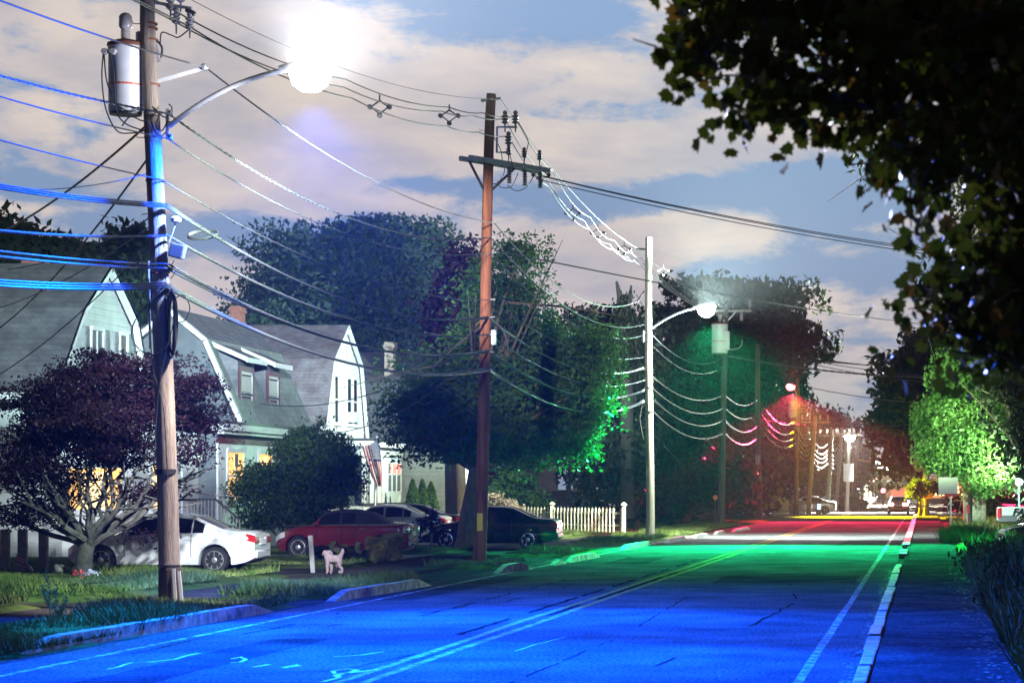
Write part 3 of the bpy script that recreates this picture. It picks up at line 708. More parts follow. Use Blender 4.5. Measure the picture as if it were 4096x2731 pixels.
# --- the far row of poles
def far_pole(bx, by, tx, ty, Y, m, label, w=.19, arm=None):
    bs = at(bx, by, Y); bs.z = 0
    t = thing('utility_pole', bs, label, 'utility pole', 'far utility poles along the left side of the road')
    _, ax = shaft(t, bs, at(tx, ty, Y), w, w*.75, m, 10)
    tp = at(tx, ty+14, Y); bracket(t, tp+Vector((-1.1, 0, 0)), tp+Vector((1.1, 0, 0)), .11, m, 'crossarm')
    for dx in (-1.0, -.4, .4, 1.0): pin(t, tp+Vector((dx, 0, .25)), 1.1, M_porc)
    return t, ax
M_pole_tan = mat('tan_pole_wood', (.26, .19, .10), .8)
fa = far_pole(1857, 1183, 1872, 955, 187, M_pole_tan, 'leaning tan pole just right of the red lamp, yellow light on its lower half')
fc = far_pole(1901, 1180, 1910, 985, 205, mat('green_lit_pole_wood', (.16, .20, .14), .8), 'far pole lit bright green in its upper half')  # green light on this pole is partly put into its wood colour
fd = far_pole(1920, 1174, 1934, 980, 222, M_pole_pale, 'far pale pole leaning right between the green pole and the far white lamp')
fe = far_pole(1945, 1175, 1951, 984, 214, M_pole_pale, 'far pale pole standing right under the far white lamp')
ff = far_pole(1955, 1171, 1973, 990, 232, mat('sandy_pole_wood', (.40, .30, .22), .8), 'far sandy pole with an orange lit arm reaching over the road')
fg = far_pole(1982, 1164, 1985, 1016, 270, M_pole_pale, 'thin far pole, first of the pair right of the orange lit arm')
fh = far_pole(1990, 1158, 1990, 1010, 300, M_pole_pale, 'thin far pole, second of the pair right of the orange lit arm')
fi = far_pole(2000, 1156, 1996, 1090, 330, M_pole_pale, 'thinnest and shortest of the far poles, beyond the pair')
b = MB(); b.cbox(at(1949, 1085, 213.6), (.9, .5, 1.6)); b.build('cabinet', M_tank, fe[0], bevel=.03)
L4 = at(1952, 1004, 213); cobra(fe[0], at(1951, 1012, 214), L4, M_bulb_f, .5)
M_orange = mat('orange_lit_arm', (.65, .20, .03), .5)  # orange light on the arm and riser is put into their colour
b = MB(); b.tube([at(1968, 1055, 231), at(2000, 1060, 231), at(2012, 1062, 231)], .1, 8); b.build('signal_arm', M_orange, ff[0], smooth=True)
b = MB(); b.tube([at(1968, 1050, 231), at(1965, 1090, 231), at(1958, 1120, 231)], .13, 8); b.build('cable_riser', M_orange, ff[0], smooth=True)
LF1 = at(2017, 1061, 270); cobra(fg[0], at(1986, 1066, 270), LF1, M_bulb_f, .42)
LF2 = at(2033, 1076, 300); cobra(fh[0], at(1990, 1082, 300), LF2, M_bulb_f, .42)
# green lit street sign/tree light, right-hand pole
pr = thing('utility_pole', (wx(2127, 178), 178, 0), 'dark pole with an orange board on the right, at the edge of the lit crossing', 'utility pole')
shaft(pr, (wx(2127, 178), 178, 0), at(2125, 1040, 178), .22, .17, M_pole_dark, 12)
b = MB(); b.cbox(at(2129, 1138, 177.7), (.75, .06, .45)); b.build('sign_board', mat('orange_board', (.75, .28, .02), .6), pr)
b = MB(); b.cbox(at(2118, 1158, 177.6), (.3, .2, .7)); b.build('meter_box', M_tank, pr)
# ---------------------------------------------------------------- overhead wires
GW = 'overhead cables on the left-hand pole line'
def span(b, p0, p1, sag, r, n=26, twist=0, sides=6):
    p0 = Vector(p0); p1 = Vector(p1); pts = []
    for i in range(n+1):
        t = i/n; p = p0.lerp(p1, t); p.z -= 4*sag*t*(1-t); pts.append(p)
    if not twist: b.tube(pts, r, sides)
    else:
        L = (p1-p0).length; m = int(L*10); q1 = []; q2 = []
        for i in range(m+1):
            t = i/m; p = p0.lerp(p1, t); p.z -= 4*sag*t*(1-t); a = 2*PI*L*t/twist; o = Vector((math.cos(a), 0, math.sin(a)))*r*1.1
            q1.append(p+o); q2.append(p-o)
        b.tube(q1, r, 4); b.tube(q2, r, 4)
XP, YP = -13.9, 9.0      # the pole before the nearest one stands outside the picture
def line(name, label, left_py, pts, sags, r, m=None, twist=0, strands=1, group=GW):
    """left_py: height where the cable leaves the picture on the left; pts: (px,py,Y) at each pole"""
    b = MB(); P = [at(*p) for p in pts]
    offs = [Vector((0, 0, 0))] if strands == 1 else [Vector((rnd.uniform(-1, 1)*r*1.5, 0, (k-(strands-1)/2)*r*1.7)) for k in range(strands)]
    for k, o in enumerate(offs):
        rr = r if k == 0 else r*.8
        if left_py is not None:
            p1 = P[0]; yq = p1.y-(p1.y-YP)*.2; 
            s = None
            # where the straight span crosses the left edge of the frame
            best = min((abs((p1.x+(XP-p1.x)*t)*F/(p1.y+(YP-p1.y)*t)+CX), t) for t in np.linspace(.05, .6, 200)); t = best[1]
            z0 = wz(left_py, p1.y+(YP-p1.y)*t); sag = max(.02, (p1.z-z0)/(4*t*(1-t)))
            span(b, p1+o, Vector((XP, YP, p1.z))+o, sag, rr, 30, twist)
        for i in range(len(P)-1): span(b, P[i]+o, P[i+1]+o, sags[i]*(1+.05*k), rr, 26, twist)
    return tag(b.build(name, m or M_wire, smooth=True), label, 'cable', group)
line('cable', 'lowest thick lashed cable bundle meeting the nearest pole just above its black coil', 650, [(383, 655, Y1-.2), (1121, 847, Y2-.2), (1480, 921, Y3-.15), (1664, 991, Y4), (1743, 1001, Y5)], [.62, .75, .8, .6], .024, M_wire, strands=3)
line('cable', 'second lowest cable bundle on the nearest pole, just below the blue splice box', 583, [(385, 611, Y1-.2), (1121, 806, Y2-.2), (1480, 896, Y3-.15), (1664, 963, Y4), (1743, 975, Y5)], [.6, .7, .75, .55], .021, M_wire, strands=3)
line('cable', 'single thick cable meeting the nearest pole level with the blue splice box', 530, [(385, 541, Y1-.2), (1121, 768, Y2-.2), (1480, 873, Y3-.15), (1664, 935, Y4), (1743, 945, Y5)], [.6, .7, .75, .55], .024, M_wire)
line('cable', 'cable bundle that carries the oval slack loop right of the nearest pole', 428, [(385, 472, Y1-.2), (1121, 729, Y2-.2), (1479, 845, Y3-.15), (1664, 905, Y4), (1743, 915, Y5)], [.66, .7, .7, .5], .018, M_wire, strands=3)
line('cable', 'thin single cable attached a little above the cable with the oval slack loop', 322, [(372, 413, Y1-.15), (1125, 689, Y2-.18), (1479, 820, Y3-.15)], [.55, .6], .011, M_wire)
line('cable', 'bare bright strand held away from the nearest pole on a white standoff arm', 3, [(472, 155, Y1), (1135, 512, Y2-.1), (1470, 690, Y3-.1)], [.5, 1.0], .014, M_wire_lt)
line('cable', 'twisted service cable passing just under the grey transformer of the nearest pole', 175, [(388, 262, Y1-.2), (1127, 545, Y2-.15), (1478, 745, Y3-.2), (1664, 818, Y4-.2)], [.75, .9, .9], .012, M_wire, twist=.55)
line('cable', 'plain cable attached to the lowest spool of the rack below the lamp arm', 222, [(384, 318, Y1-.15), (1127, 580, Y2-.15), (1478, 770, Y3-.2), (1664, 840, Y4-.2)], [.7, .9, .9], .012, M_wire)
# primary bundle on spacers: top of pole 1 -> pole 2 -> pole 3 -> pole 4
GP = 'primary wires held apart by spacers along the pole tops'
prim = [((405, 52), (1160, 272), (1462, 600)), ((392, 20), (1184, 268), (1470, 590)), ((436, 62), (1168, 312), (1478, 606))]
names = ['primary wire on the innermost top insulator of the reddish pole', 'primary wire on the outer top insulator of the reddish pole', 'lowest primary wire on the reddish pole, below the insulator pair']
for k, ((a, bb, c)) in enumerate(prim):
    b = MB(); p0, p1, p2 = at(*a, Y1), at(*bb, Y2), at(*c, Y3)
    span(b, p0, Vector((XP, YP, p0.z+.2)), .2, .014)
    # hangs from spacers: straight messenger with small bellies between
    def bellies(b, p0, p1, stops, sag, big):
        last = p0; tt = [0]+stops+[1]
        for i in range(1, len(tt)):
            q = p0.lerp(p1, tt[i]); t = tt[i]; q.z -= 4*big*t*(1-t)
            span(b, last, q, sag*(tt[i]-tt[i-1])*3, .014, 12); last = q
    bellies(b, p0, p1, [.4, .73, .86], .14, .35); bellies(b, p1, p2, [.22, .5, .72, .9], .3, .55)
    p3_ = at(1668+k*4, 722+k*3, Y4); span(b, p2, p3_, .5, .014)
    tag(b.build('primary_wire', M_wire_dk, smooth=True), names[k], 'wire', GP)
b = MB(); span(b, at(430, -5, Y1), at(1150, 228, Y2), .45, .007); span(b, at(1150, 228, Y2), at(1464, 570, Y3), .5, .010); span(b, at(1464, 571, Y3), at(1668, 706, Y4), .3, .010)
tag(b.build('messenger_strand', M_wire_lt, smooth=True), 'thin pale messenger strand running over the primary wires to the pale pole top', 'wire', GP)
def spacer(px, py, Y, label):
    t = MB(); c = at(px, py, Y); s = 1.0
    t.tube([c+Vector((0, 0, .28)), c+Vector((0, 0, .12))], .02, 6); t.tube([c+Vector((0, 0, .14)), c+Vector((-.2, 0, 0)), c+Vector((0, 0, -.16)), c+Vector((.2, 0, 0)), c+Vector((0, 0, .14))], .024, 6)
    for d in ((-.22, 0), (.22, 0), (0, -.19)): t.lathe(c+Vector((d[0], 0, d[1])), [(.02, -.06), (.06, -.04), (.06, .04), (.02, .06)], 8, 'y')
    tag(t.build('wire_spacer', M_insul, smooth=True), label, 'wire spacer', 'diamond shaped wire spacers')
spacer(872, 246, 55, 'wire spacer hanging nearest to the brightest lamp, right of its glare'); spacer(1032, 266, 60.5, 'wire spacer left of the reddish pole top, between it and the brightest lamp')
spacer(1243, 402, 69, 'wire spacer where the three road-crossing wires leave the reddish pole'); spacer(1316, 490, 77.5, 'wire spacer against open sky halfway from the reddish to the pale pole')
spacer(1373, 535, 85, 'wire spacer just before the last one ahead of the pale pole'); spacer(1434, 572, 92.5, 'last wire spacer before the pale pole')
spacer(1524, 622, 106, 'wire spacer directly right of the pale pole top')
# slack loop (snow-shoe) on the fourth bundle
b = MB()
for k in range(3):
    pts = []
    for i in range(41):
        a = 2*PI*i/40; pts.append(at(466, 539, 44)+Vector((.27*math.cos(a), .28*math.sin(a)*.4, .085*math.sin(a)+.015*(k-1)+.02*math.cos(a))))
    b.tube(pts, .014, 6, cap=False)
b.beam(at(445, 541, 44), at(488, 536, 44), .03, .02)
tag(b.build('slack_loop', M_wire_dk, smooth=True), 'dark oval cable storage loop hung on a bundle right of the nearest pole', 'cable loop')
# road-crossing wires
GX = 'wires crossing the road to the right'
for k, (x, y) in enumerate(((1238, 402), (1246, 405), (1232, 411))):
    b = MB(); q = ca+da*(.85+k*.6); span(b, q+Vector((0, -.1, 0)), at(x, y, 68.5), .02, .014, 6); span(b, at(x, y, 68.5), at(2640, 622+k*6, 78), .42, .014, 40)
    tag(b.build('crossing_wire', M_wire_dk, smooth=True), ['uppermost', 'middle', 'lowest'][k]+' of the three parallel wires leaving the reddish crossarm over the road', 'wire', GX)
def xing(a, bb, sag, r, label, m=None, twist=0):
    b = MB(); span(b, at(*a), at(*bb), sag, r, 36, twist); tag(b.build('crossing_wire', m or M_wire_dk, smooth=True), label, 'wire', GX)
xing((1138, 575, Y2-.1), (2200, 752, 128), .25, .02, 'black wire slanting from the reddish pole behind the pale pole and across the spreading tree')
xing((1672, 817, Y4-.1), (2230, 866, 135), .35, .03, 'pale twisted drop from the dark transformer pole across the road', M_wire_lt, .9)
xing((1835, 822, 170), (2200, 868, 150), .2, .025, 'higher of two close wires just above the red lamp, running right')
xing((1840, 830, 170), (2200, 885, 150), .2, .025, 'lower of two close wires just above the red lamp, running right')
xing((1862, 890, 180), (2180, 930, 160), .2, .028, 'single wire level with the red lamp, running right into the trees')
xing((1745, 963, Y5), (2160, 966, 150), .45, .022, 'pale wire crossing the road below the red lamp', M_wire_lt)
# house drops from pole 1
GD = 'service drops from the nearest pole to the houses'
def drop(a, bb, sag, r, label, m=None):
    b = MB(); span(b, at(*a), at(*bb), sag, r, 30); tag(b.build('service_drop', m or M_wire_dk, smooth=True), label, 'wire', GD)
drop((340, 285, Y1), (-60, 560, 60), .25, .022, 'thick black drop slanting down left from under the transformer')
drop((342, 360, Y1), (-40, 780, 66), .35, .020, 'black drop slanting steeply down left past the gable of the left house')
drop((345, 520, Y1), (-60, 720, 63), .25, .012, 'thin black drop across the roof of the left house, higher one')
drop((345, 560, Y1), (-80, 900, 62), .3, .012, 'thin black drop across the roof of the left house, lower one')
drop((340, 398, Y1), (-30, 432, 36), .12, .008, 'thin strand leaving the nearest pole to the left below the transformer', M_wire)
drop((345, 500, Y1), (20, 618, 50), .15, .010, 'blue lit strand falling left from the nearest pole over the dark treetops', M_wire)
drop((1121, 770, Y2), (545, 915, 84), .9, .016, 'black drop from the reddish pole to the dormer house')
drop((1121, 790, Y2), (600, 960, 84), 1.3, .014, 'lower sagging black drop from the reddish pole to the dormer house')
drop((1121, 820, Y2), (835, 910, 112), .5, .012, 'black drop from the reddish pole to the white gable')
# far bundles: sagging lines lit by the lamps beyond
GF = 'sagging cables between the far poles'
def multi(label, pts, sag, r, m):
    b = MB()
    for p, q in zip(pts[:-1], pts[1:]): span(b, at(*p), at(*q), sag, r, 14)
    tag(b.build('cable', m, smooth=True), label, 'cable', GF)
lv = [('topmost', 0), ('second', 18), ('third', 30), ('fourth', 42), ('lowest', 55)]
for nm, d in lv:
    multi(nm+' of the pale sagging cables strung past the green lit far pole', [(1826, 960+d, Y6), (1862, 1000+d*.9, 187), (1905, 1012+d*.8, 205), (1926, 1020+d*.7, 222), (1946, 1028+d*.6, 214), (1960, 1030+d*.6, 232), (1984, 1050+d*.45, 270), (1990, 1062+d*.4, 300)], .75, .035, M_wire_lt)
    if d < 50: multi(nm+' of the dim cables between the red lit pole and the red lamp pole', [(1743, 915+d*1.4, Y5), (1829, 965+d*1.2, Y6)], .9, .024, M_wire)
# ---------------------------------------------------------------- houses on the left
S_teal = lapmat('pale_clapboard', (.50, .54, .53), (.58, .62, .61), .27, 1.0)
S_white = lapmat('white_clapboard', (.70, .71, .70), (.78, .79, .78), .27, .9)
S_green = lapmat('sage_clapboard', (.27, .29, .25), (.33, .35, .30), .24, 1.0)
S_grey = lapmat('grey_clapboard', (.10, .115, .13), (.14, .155, .17), .15, .4)
R_dark = lapmat('dark_shingles', (.075, .075, .085), (.125, .125, .135), .16, .5, .85, True)
R_grey = lapmat('grey_shingles', (.12, .125, .14), (.20, .20, .215), .17, .5, .85, True)
R_red = lapmat('mottled_shingles', (.13, .10, .11), (.20, .185, .20), .15, .5, .85, True)
R_lite = lapmat('pale_green_shingles', (.20, .23, .21), (.28, .31, .29), .2, .6, .85, True)
M_maroon = mat('maroon_band', (.10, .02, .03), .5)
def house(loc, label): return thing('house', loc, label, 'house', 'gambrel houses set back on the left')
def roofslabs(root, prof, d0, d1, axis, m, th=.12, name='roof', over=.0):
    """thick roof following a profile of (a,z) points, extruded d0..d1 along axis"""
    b = MB(); n = len(prof)
    nr = []
    for i in range(n):
        p = Vector((*prof[max(i-1, 0)], 0)); q = Vector((*prof[min(i+1, n-1)], 0)); t = (q-p).normalized(); nr.append(Vector((-t.y, t.x)))
    for i in range(n): 
        if nr[i].y < 0: nr[i] = -nr[i]
    up = [(prof[i][0]+nr[i].x*th, prof[i][1]+nr[i].y*th) for i in range(n)]
    b.prism(list(prof)+up[::-1], d0, d1, axis); return b.build(name, m, root)
def rake(root, prof, d, axis, w=.22, th=.06, m=None):
    b = MB()
    for i in range(len(prof)-1):
        a = prof[i]; c = prof[i+1]
        A = Vector((d, a[0], a[1])) if axis == 'x' else Vector((a[0], d, a[1])); C_ = Vector((d, c[0], c[1])) if axis == 'x' else Vector((c[0], d, c[1]))
        dr = (C_-A).normalized(); b.beam(A-dr*.02, C_+dr*.02, th, w)
    return b.build('rake_trim', m or M_trim, root)
def window(root, c, w, h, face, m_in=None, frame=.09, split=True, vsplit=False, sill=True, m_frame=None):
    """face: 'x' looks +X, 'y' looks towards the camera (-Y); c centre of the opening on the wall plane"""
    c = Vector(c)
    def bx(b, u0, u1, z0, z1, d0, d1):
        if face == 'x': b.box(c.x+d0, c.x+d1, c.y+u0, c.y+u1, c.z+z0, c.z+z1)
        else: b.box(c.x+u0, c.x+u1, c.y-d1, c.y-d0, c.z+z0, c.z+z1)
    b = MB()
    bx(b, -w/2-frame, -w/2, -h/2-frame, h/2+frame, -.02, .05); bx(b, w/2, w/2+frame, -h/2-frame, h/2+frame, -.02, .05)
    bx(b, -w/2, w/2, h/2, h/2+frame*1.3, -.02, .06); bx(b, -w/2, w/2, -h/2-frame, -h/2, -.02, .06)
    if split: bx(b, -w/2, w/2, -.03, .03, -.015, .035)
    if vsplit: bx(b, -.03, .03, -h/2, h/2, -.015, .032)
    f = b.build('window', m_frame or M_trim, root)
    b = MB(); bx(b, -w/2, w/2, -h/2, h/2, -.03, .008); b.build('pane', m_in or M_glass, f)
    if sill: b = MB(); bx(b, -w/2-.14, w/2+.14, -h/2-frame-.07, -h/2-frame, -.02, .12); b.build('sill', m_frame or M_trim, f)
    return f
def lit_curtain(root, c, w, h, face, gap=.25, m=None):
    """warm drapes behind the opening with folds"""
    b = MB(); n = 16; c = Vector(c)
    for k in range(n):
        u0 = -w/2+w*k/n; u1 = u0+w/n*.98; d = .012+.022*(k % 2)
        if abs((u0+u1)/2) < w*gap/2: continue
        if face == 'x': b.box(c.x+.009, c.x+.010+d*.4, c.y+u0, c.y+u1, c.z-h/2, c.z+h/2)
        else: b.box(c.x+u0, c.x+u1, c.y-.010-d*.4, c.y-.009, c.z-h/2, c.z+h/2)
    if face == 'x': b.box(c.x+.009, c.x+.026, c.y-w/2, c.y+w/2, c.z+h/2-.1, c.z+h/2)
    else: b.box(c.x-w/2, c.x+w/2, c.y-.026, c.y-.009, c.z+h/2-.1, c.z+h/2)
    return b.build('curtain', m or M_curtain, root)
def chimney(root, x0, x1, y0, y1, z0, z1, m=None):
    b = MB(); b.box(x0, x1, y0, y1, z0, z1-.3); b.box(x0-.06, x1+.06, y0-.06, y1+.06, z1-.3, z1-.15); b.box(x0-.02, x1+.02, y0-.02, y1+.02, z1-.15, z1)
    return b.build('chimney', m or M_brick, root)

def laps(root, face, d, edges, z0, z1, m, pitch=.2, th=.028):
    """real clapboards standing on a wall plane: edges(z) -> (start, end) along the wall"""
    b = MB(); z = z0
    while z < z1-.02:
        zt = min(z+pitch, z1); e0 = edges(z+.01); e1 = edges(zt)
        if e1[1]-e1[0] < .05: break
        if face == 'x': b.add([(d+th, e0[0], z), (d+th, e0[1], z), (d+.004, e1[1], zt), (d+.004, e1[0], zt), (d+.002, e0[0], z), (d+.002, e0[1], z)], [(0, 1, 2, 3), (0, 4, 5, 1)])
        else: b.add([(e0[0], d-th, z), (e0[1], d-th, z), (e1[1], d-.004, zt), (e1[0], d-.004, zt), (e0[0], d-.002, z), (e0[1], d-.002, z)], [(0, 1, 2, 3), (0, 4, 5, 1)])
        z = zt
    return b.build('siding', m, root)
def gable_edges(pts):
    zs = [p[1] for p in pts]; top = zs.index(max(zs)); L_ = pts[:top+1]; R_ = pts[top:][::-1]
    def f(z): return (np.interp(z, [p[1] for p in L_], [p[0] for p in L_])+.02, np.interp(z, [p[1] for p in R_], [p[0] for p in R_])-.02)
    return f
# --- house 1 (far left)
h1 = house((-30, 71, 0), 'house at the far left with pale clapboard gable, grey shutters and dark shingle roof')
prof = [(66.2, 4.55), (68.6, 7.1), (70.95, 8.55), (73.3, 7.05), (74.6, 4.55)]
b = MB(); b.prism([(66.9, 0), (66.9, 4.5)]+[(68.75, 7.0), (70.95, 8.42), (73.15, 6.95)]+[(74.2, 4.5), (74.2, 0)], -40, -24.02, 'x'); b.build('wall', S_teal, h1)
roofslabs(h1, prof[:3], -40.2, -23.8, 'x', R_dark); roofslabs(h1, prof[2:], -40.2, -23.8, 'x', R_dark)
rake(h1, [(p[0], p[1]-.02) for p in prof], -23.88, 'x', .24, .16)
laps(h1, 'x', -24.02, gable_edges([(66.9, 4.5), (68.75, 7.0), (70.95, 8.42), (73.15, 6.95), (74.2, 4.5)]), 4.5, 8.4, S_teal)
b = MB(); b.box(-40.2, -23.8, 66.02, 66.18, 4.42, 4.68); b.build('eave_trim', M_trim, h1)
for y, ww in ((70.1, .95), (72.4, .6)):
    window(h1, (-23.985, y, 5.95), ww, 1.35, 'x', mat('dim_glass', (.06, .10, .10), .1), vsplit=ww > .8, split=False)
for y in (69.25, 70.97, 71.75, 73.02):
    b = MB()
    b.box(-24.0, -23.95, y-.17, y+.17, 5.2, 6.7)
    for k in range(14): b.box(-23.95, -23.93, y-.14, y+.14, 5.25+k*.1, 5.31+k*.1)
    b.build('shutter', mat('grey_shutter', (.20, .21, .22), .6), h1)

b = MB(); b.box(-30, -22.02, 67.4, 73.4, 0, 4.1); b.build('porch_wall', S_white, h1)
b = MB(); b.box(-30.2, -21.8, 67.2, 73.6, 4.1, 4.32); b.build('porch_roof', M_trim, h1)
for x in (-22.08, -25.9): b = MB(); b.box(x-.08, x+.08, 67.28, 67.399, 0, 4.1); b.build('corner_board', M_trim, h1)
f = window(h1, (-23.1, 67.4, 2.05), 1.5, 1.15, 'y', M_curtain2, split=False); lit_curtain(f, (-23.1, 67.38, 2.05), 1.5, 1.15, 'y', .5)
f = window(h1, (-25.2, 67.4, 2.05), .9, 1.15, 'y', M_curtain, split=True)
f = window(h1, (-22.02, 69.6, 2.1), 1.6, 1.2, 'x', M_curtain2, split=False)
f = window(h1, (-27.4, 67.4, 2.6), 1.3, 1.7, 'y', M_curtain2); lit_curtain(f, (-27.4, 67.38, 2.6), 1.3, 1.7, 'y', .3)
b = MB(); b.box(-22.0, -21.95, 71.6, 72.6, .3, 2.6); b.build('door', M_white, h1)
chimney(h1, -27.6, -26.8, 74.0, 74.8, 7, 9.05)
laps(h1, 'y', 67.4, lambda z: (-22.6, -22.1) if z < 4 else (-22.6, -22.1), .1, 4.1, S_white); laps(h1, 'x', -22.02, lambda z: (70.6, 71.5), .1, 4.1, S_white)
wl = thing('wall_lantern', at(455, 1068, 73.2), 'small black wall lantern on the right corner of the left house', 'lantern')
b = MB(); c = at(455, 1052, 73.2); b.lathe(c, [(.02, .34), (.03, .30), (.16, .20), (.15, .18)], 8); b.lathe(c, [(.12, -.15), (.14, -.12), (.14, -.1), (.05, -.18)], 8); b.tube([c+Vector((-.02, 0, .34)), c+Vector((-.15, .1, .4)), c+Vector((-.32, .2, .2))], .02, 6); b.tube([c+Vector((0, 0, -.17)), c+Vector((0, 0, .33))], .012, 5); b.build('lantern_frame', M_dkmetal, wl)
b = MB(); b.lathe(c, [(.11, -.1), (.135, .17)], 8); b.build('lantern_glass', mat('milky_glass', (.45, .5, .42), .2), wl)

# --- house 2 (middle, two dormers, enclosed porch)
h2 = house((-24.6, 82, 0), 'grey shingled house with two narrow dormers and a lit enclosed porch')
prof = [(-22.25, 4.15), (-23.45, 6.9), (-24.6, 7.85), (-25.75, 6.9), (-26.95, 4.15)]
b = MB(); b.prism([(-22.55, 0), (-22.55, 4.1), (-23.55, 6.82), (-24.6, 7.7), (-25.65, 6.82), (-26.65, 4.1), (-26.65, 0)], 79.02, 87.6, 'y'); b.build('wall', S_grey, h2)
for seg, m in ((prof[:2], R_lite), (prof[1:3], R_grey), (prof[2:4], R_grey), (prof[3:], R_grey)): roofslabs(h2, seg, 78.8, 87.8, 'y', m)
rake(h2, prof, 78.86, 'y', .15, .14)
def dormer(y0, y1, zt, zb):
    b = MB(); b.prism([(-22.52, zb), (-22.52, zt), (-24.1, zt+.72), (-24.1, zb)], y0, y1, 'y'); d = b.build('dormer', R_grey, h2)
    b = MB(); A = Vector((-22.15, 0, zt-.04)); B = Vector((-24.45, 0, zt+.98)); 
    b.prism([(A.x, A.z), (A.x, A.z+.12), (B.x, B.z+.1), (B.x, B.z)], y0-.2, y1+.2, 'y'); b.build('dormer_roof', R_grey, d)
    b = MB(); b.beam((A.x+.02, y0-.22, A.z+.07), (B.x, y0-.22, B.z+.06), .05, .14); b.box(A.x-.02, A.x+.03, y0-.25, y1+.25, A.z-.02, A.z+.14); b.build('dormer_trim', M_trim, d)
    yc = (y0+y1)/2; f = window(d, (-22.515, yc, (zt+zb)/2-.1), (y1-y0)-.5, 1.5, 'x', M_glass, frame=.12, m_frame=M_maroon)
    b = MB(); w = (y1-y0)-.5
    for u0, u1, z0, z1 in ((-w/2, -w/2+.09, -.75, .75), (w/2-.09, w/2, -.75, .75), (-w/2, w/2, -.05, .05), (-w/2, w/2, .66, .75), (-w/2, w/2, -.75, -.66)):
        b.box(-22.505, -22.48, yc+u0, yc+u1, (zt+zb)/2-.1+z0, (zt+zb)/2-.1+z1)
    b.build('sash', M_trim, f)
    b = MB(); b.box(-22.505, -22.495, yc-w/2+.1, yc+w/2-.1, (zt+zb)/2-.02, (zt+zb)/2+.5); b.build('net_curtain', mat('net_curtain', (.55, .55, .52), .8), f)
    b = MB(); b.box(-22.52, -22.5, y0, y1, zb, zb+.55); b.build('apron', S_white, d)
dormer(79.35, 81.25, 6.25, 4.3); dormer(82.7, 84.5, 6.25, 4.3)
# enclosed porch
b = MB(); b.box(-26, -21.9, 74.82, 88, 0, 3.75); b.build('porch_wall', S_grey, h2)
b = MB(); b.box(-26.2, -21.5, 74.5, 88.3, 3.86, 4.06); b.build('porch_roof', M_trim, h2)
b = MB(); b.box(-26.2, -21.55, 74.55, 88.25, 4.06, 4.16); b.build('gutter', M_dkmetal, h2)
b = MB(); b.box(-21.9, -21.62, 74.7, 88.1, 3.75, 3.86); b.build('cornice', M_trim, h2)
b = MB(); b.box(-21.9, -21.82, 74.8, 88, 3.46, 3.64); b.build('maroon_band', M_maroon, h2)
b = MB(); b.box(-21.9, -21.84, 74.84, 88, .9, 3.46); b.build('porch_panel', M_white, h2)
for y, wd in ((76.65, 1.75), (80.1, 1.6), (83.4, 1.5)):
    f = window(h2, (-21.84, y, 2.45), wd, 1.5, 'x', M_curtain2, frame=.10); lit_curtain(f, (-21.83, y, 2.45), wd, 1.5, 'x', .3)
b = MB()
for k in range(5): b.tube([(-21.7, 76.2+k*.07, 3.15), (-21.7, 76.2+k*.07, 2.75-.1*(k % 3))], .015, 5)
tag(b.build('wind_chime', M_dkmetal), 'dark wind chime hanging before the lit porch window', 'wind chime')
laps(h2, 'y', 74.82, lambda z: (-26, -21.92), .1, 3.4, S_grey, .2); laps(h2, 'y', 79.02, gable_edges([(-26.65, 4.1), (-25.65, 6.82), (-24.6, 7.7), (-23.55, 6.82), (-22.55, 4.1)]), 4.2, 7.65, S_grey, .2)
# steps railing
sr = thing('stair_railing', (-21, 72.5, 0), 'black iron railing with pale bars beside the white saloon roof', 'railing')
tops = [at(430, 1146, 72), at(495, 1146, 72), at(550, 1192, 70)]; bots = [at(430, 1205, 72), at(495, 1205, 72), at(550, 1240, 70)]
b = MB(); b.tube(tops, .03, 6); b.tube([p.lerp(q, .92) for p, q in zip(tops, bots)], .02, 6); b.build('handrail', M_dkmetal, sr)
for k in range(17):
    t = k/16*2; i = min(int(t), 1); u = t-i; p = tops[i].lerp(tops[i+1], u); q = bots[i].lerp(bots[i+1], u); b = MB(); b.tube([p, q], .013, 5); b.build('baluster', M_galv, sr)

# --- house 3 (bright white gable)
h3 = house((-31, 108.7, 0), 'house with the floodlit white gable and broad mottled roof, window air conditioner in the gable')
prof = [(104.7, 4.75), (106.1, 7.65), (108.75, 9.3), (111.4, 7.65), (112.6, 4.4)]
b = MB(); b.prism([(105.1, 0), (105.1, 4.6), (106.25, 7.5), (108.75, 9.14), (111.25, 7.5), (112.3, 4.4), (112.3, 0)], -40, -26.02, 'x'); b.build('wall', S_white, h3)
roofslabs(h3, prof[:3], -40.2, -25.85, 'x', R_red); roofslabs(h3, prof[2:], -40.2, -25.85, 'x', R_red); rake(h3, prof, -25.9, 'x', .2, .12)
window(h3, (-25.985, 106.9, 6.0), .75, 2.0, 'x', M_glass)
window(h3, (-25.985, 109.3, 6.0), .85, 2.0, 'x', M_glass); f = window(h3, (-25.985, 110.45, 6.0), .85, 2.0, 'x', M_glass)
window(h3, (-25.985, 108.75, 8.35), .35, .7, 'x', M_glass, split=False, sill=False)
b = MB(); b.box(-26.0, -25.6, 108.95, 109.65, 5.05, 5.5)
for k in range(5): b.box(-25.6, -25.585, 109.0, 109.6, 5.1+k*.07, 5.13+k*.07)
b.build('air_conditioner', M_tank, h3)
chimney(h3, wx(534, 108.5), wx(556, 108.5), 108.2, 109.0, 8.4, wz(703, 108.5))
laps(h3, 'x', -26.02, gable_edges([(105.1, 4.6), (106.25, 7.5), (108.75, 9.14), (111.25, 7.5), (112.3, 4.6)]), 4.6, 9.1, S_white, .24)
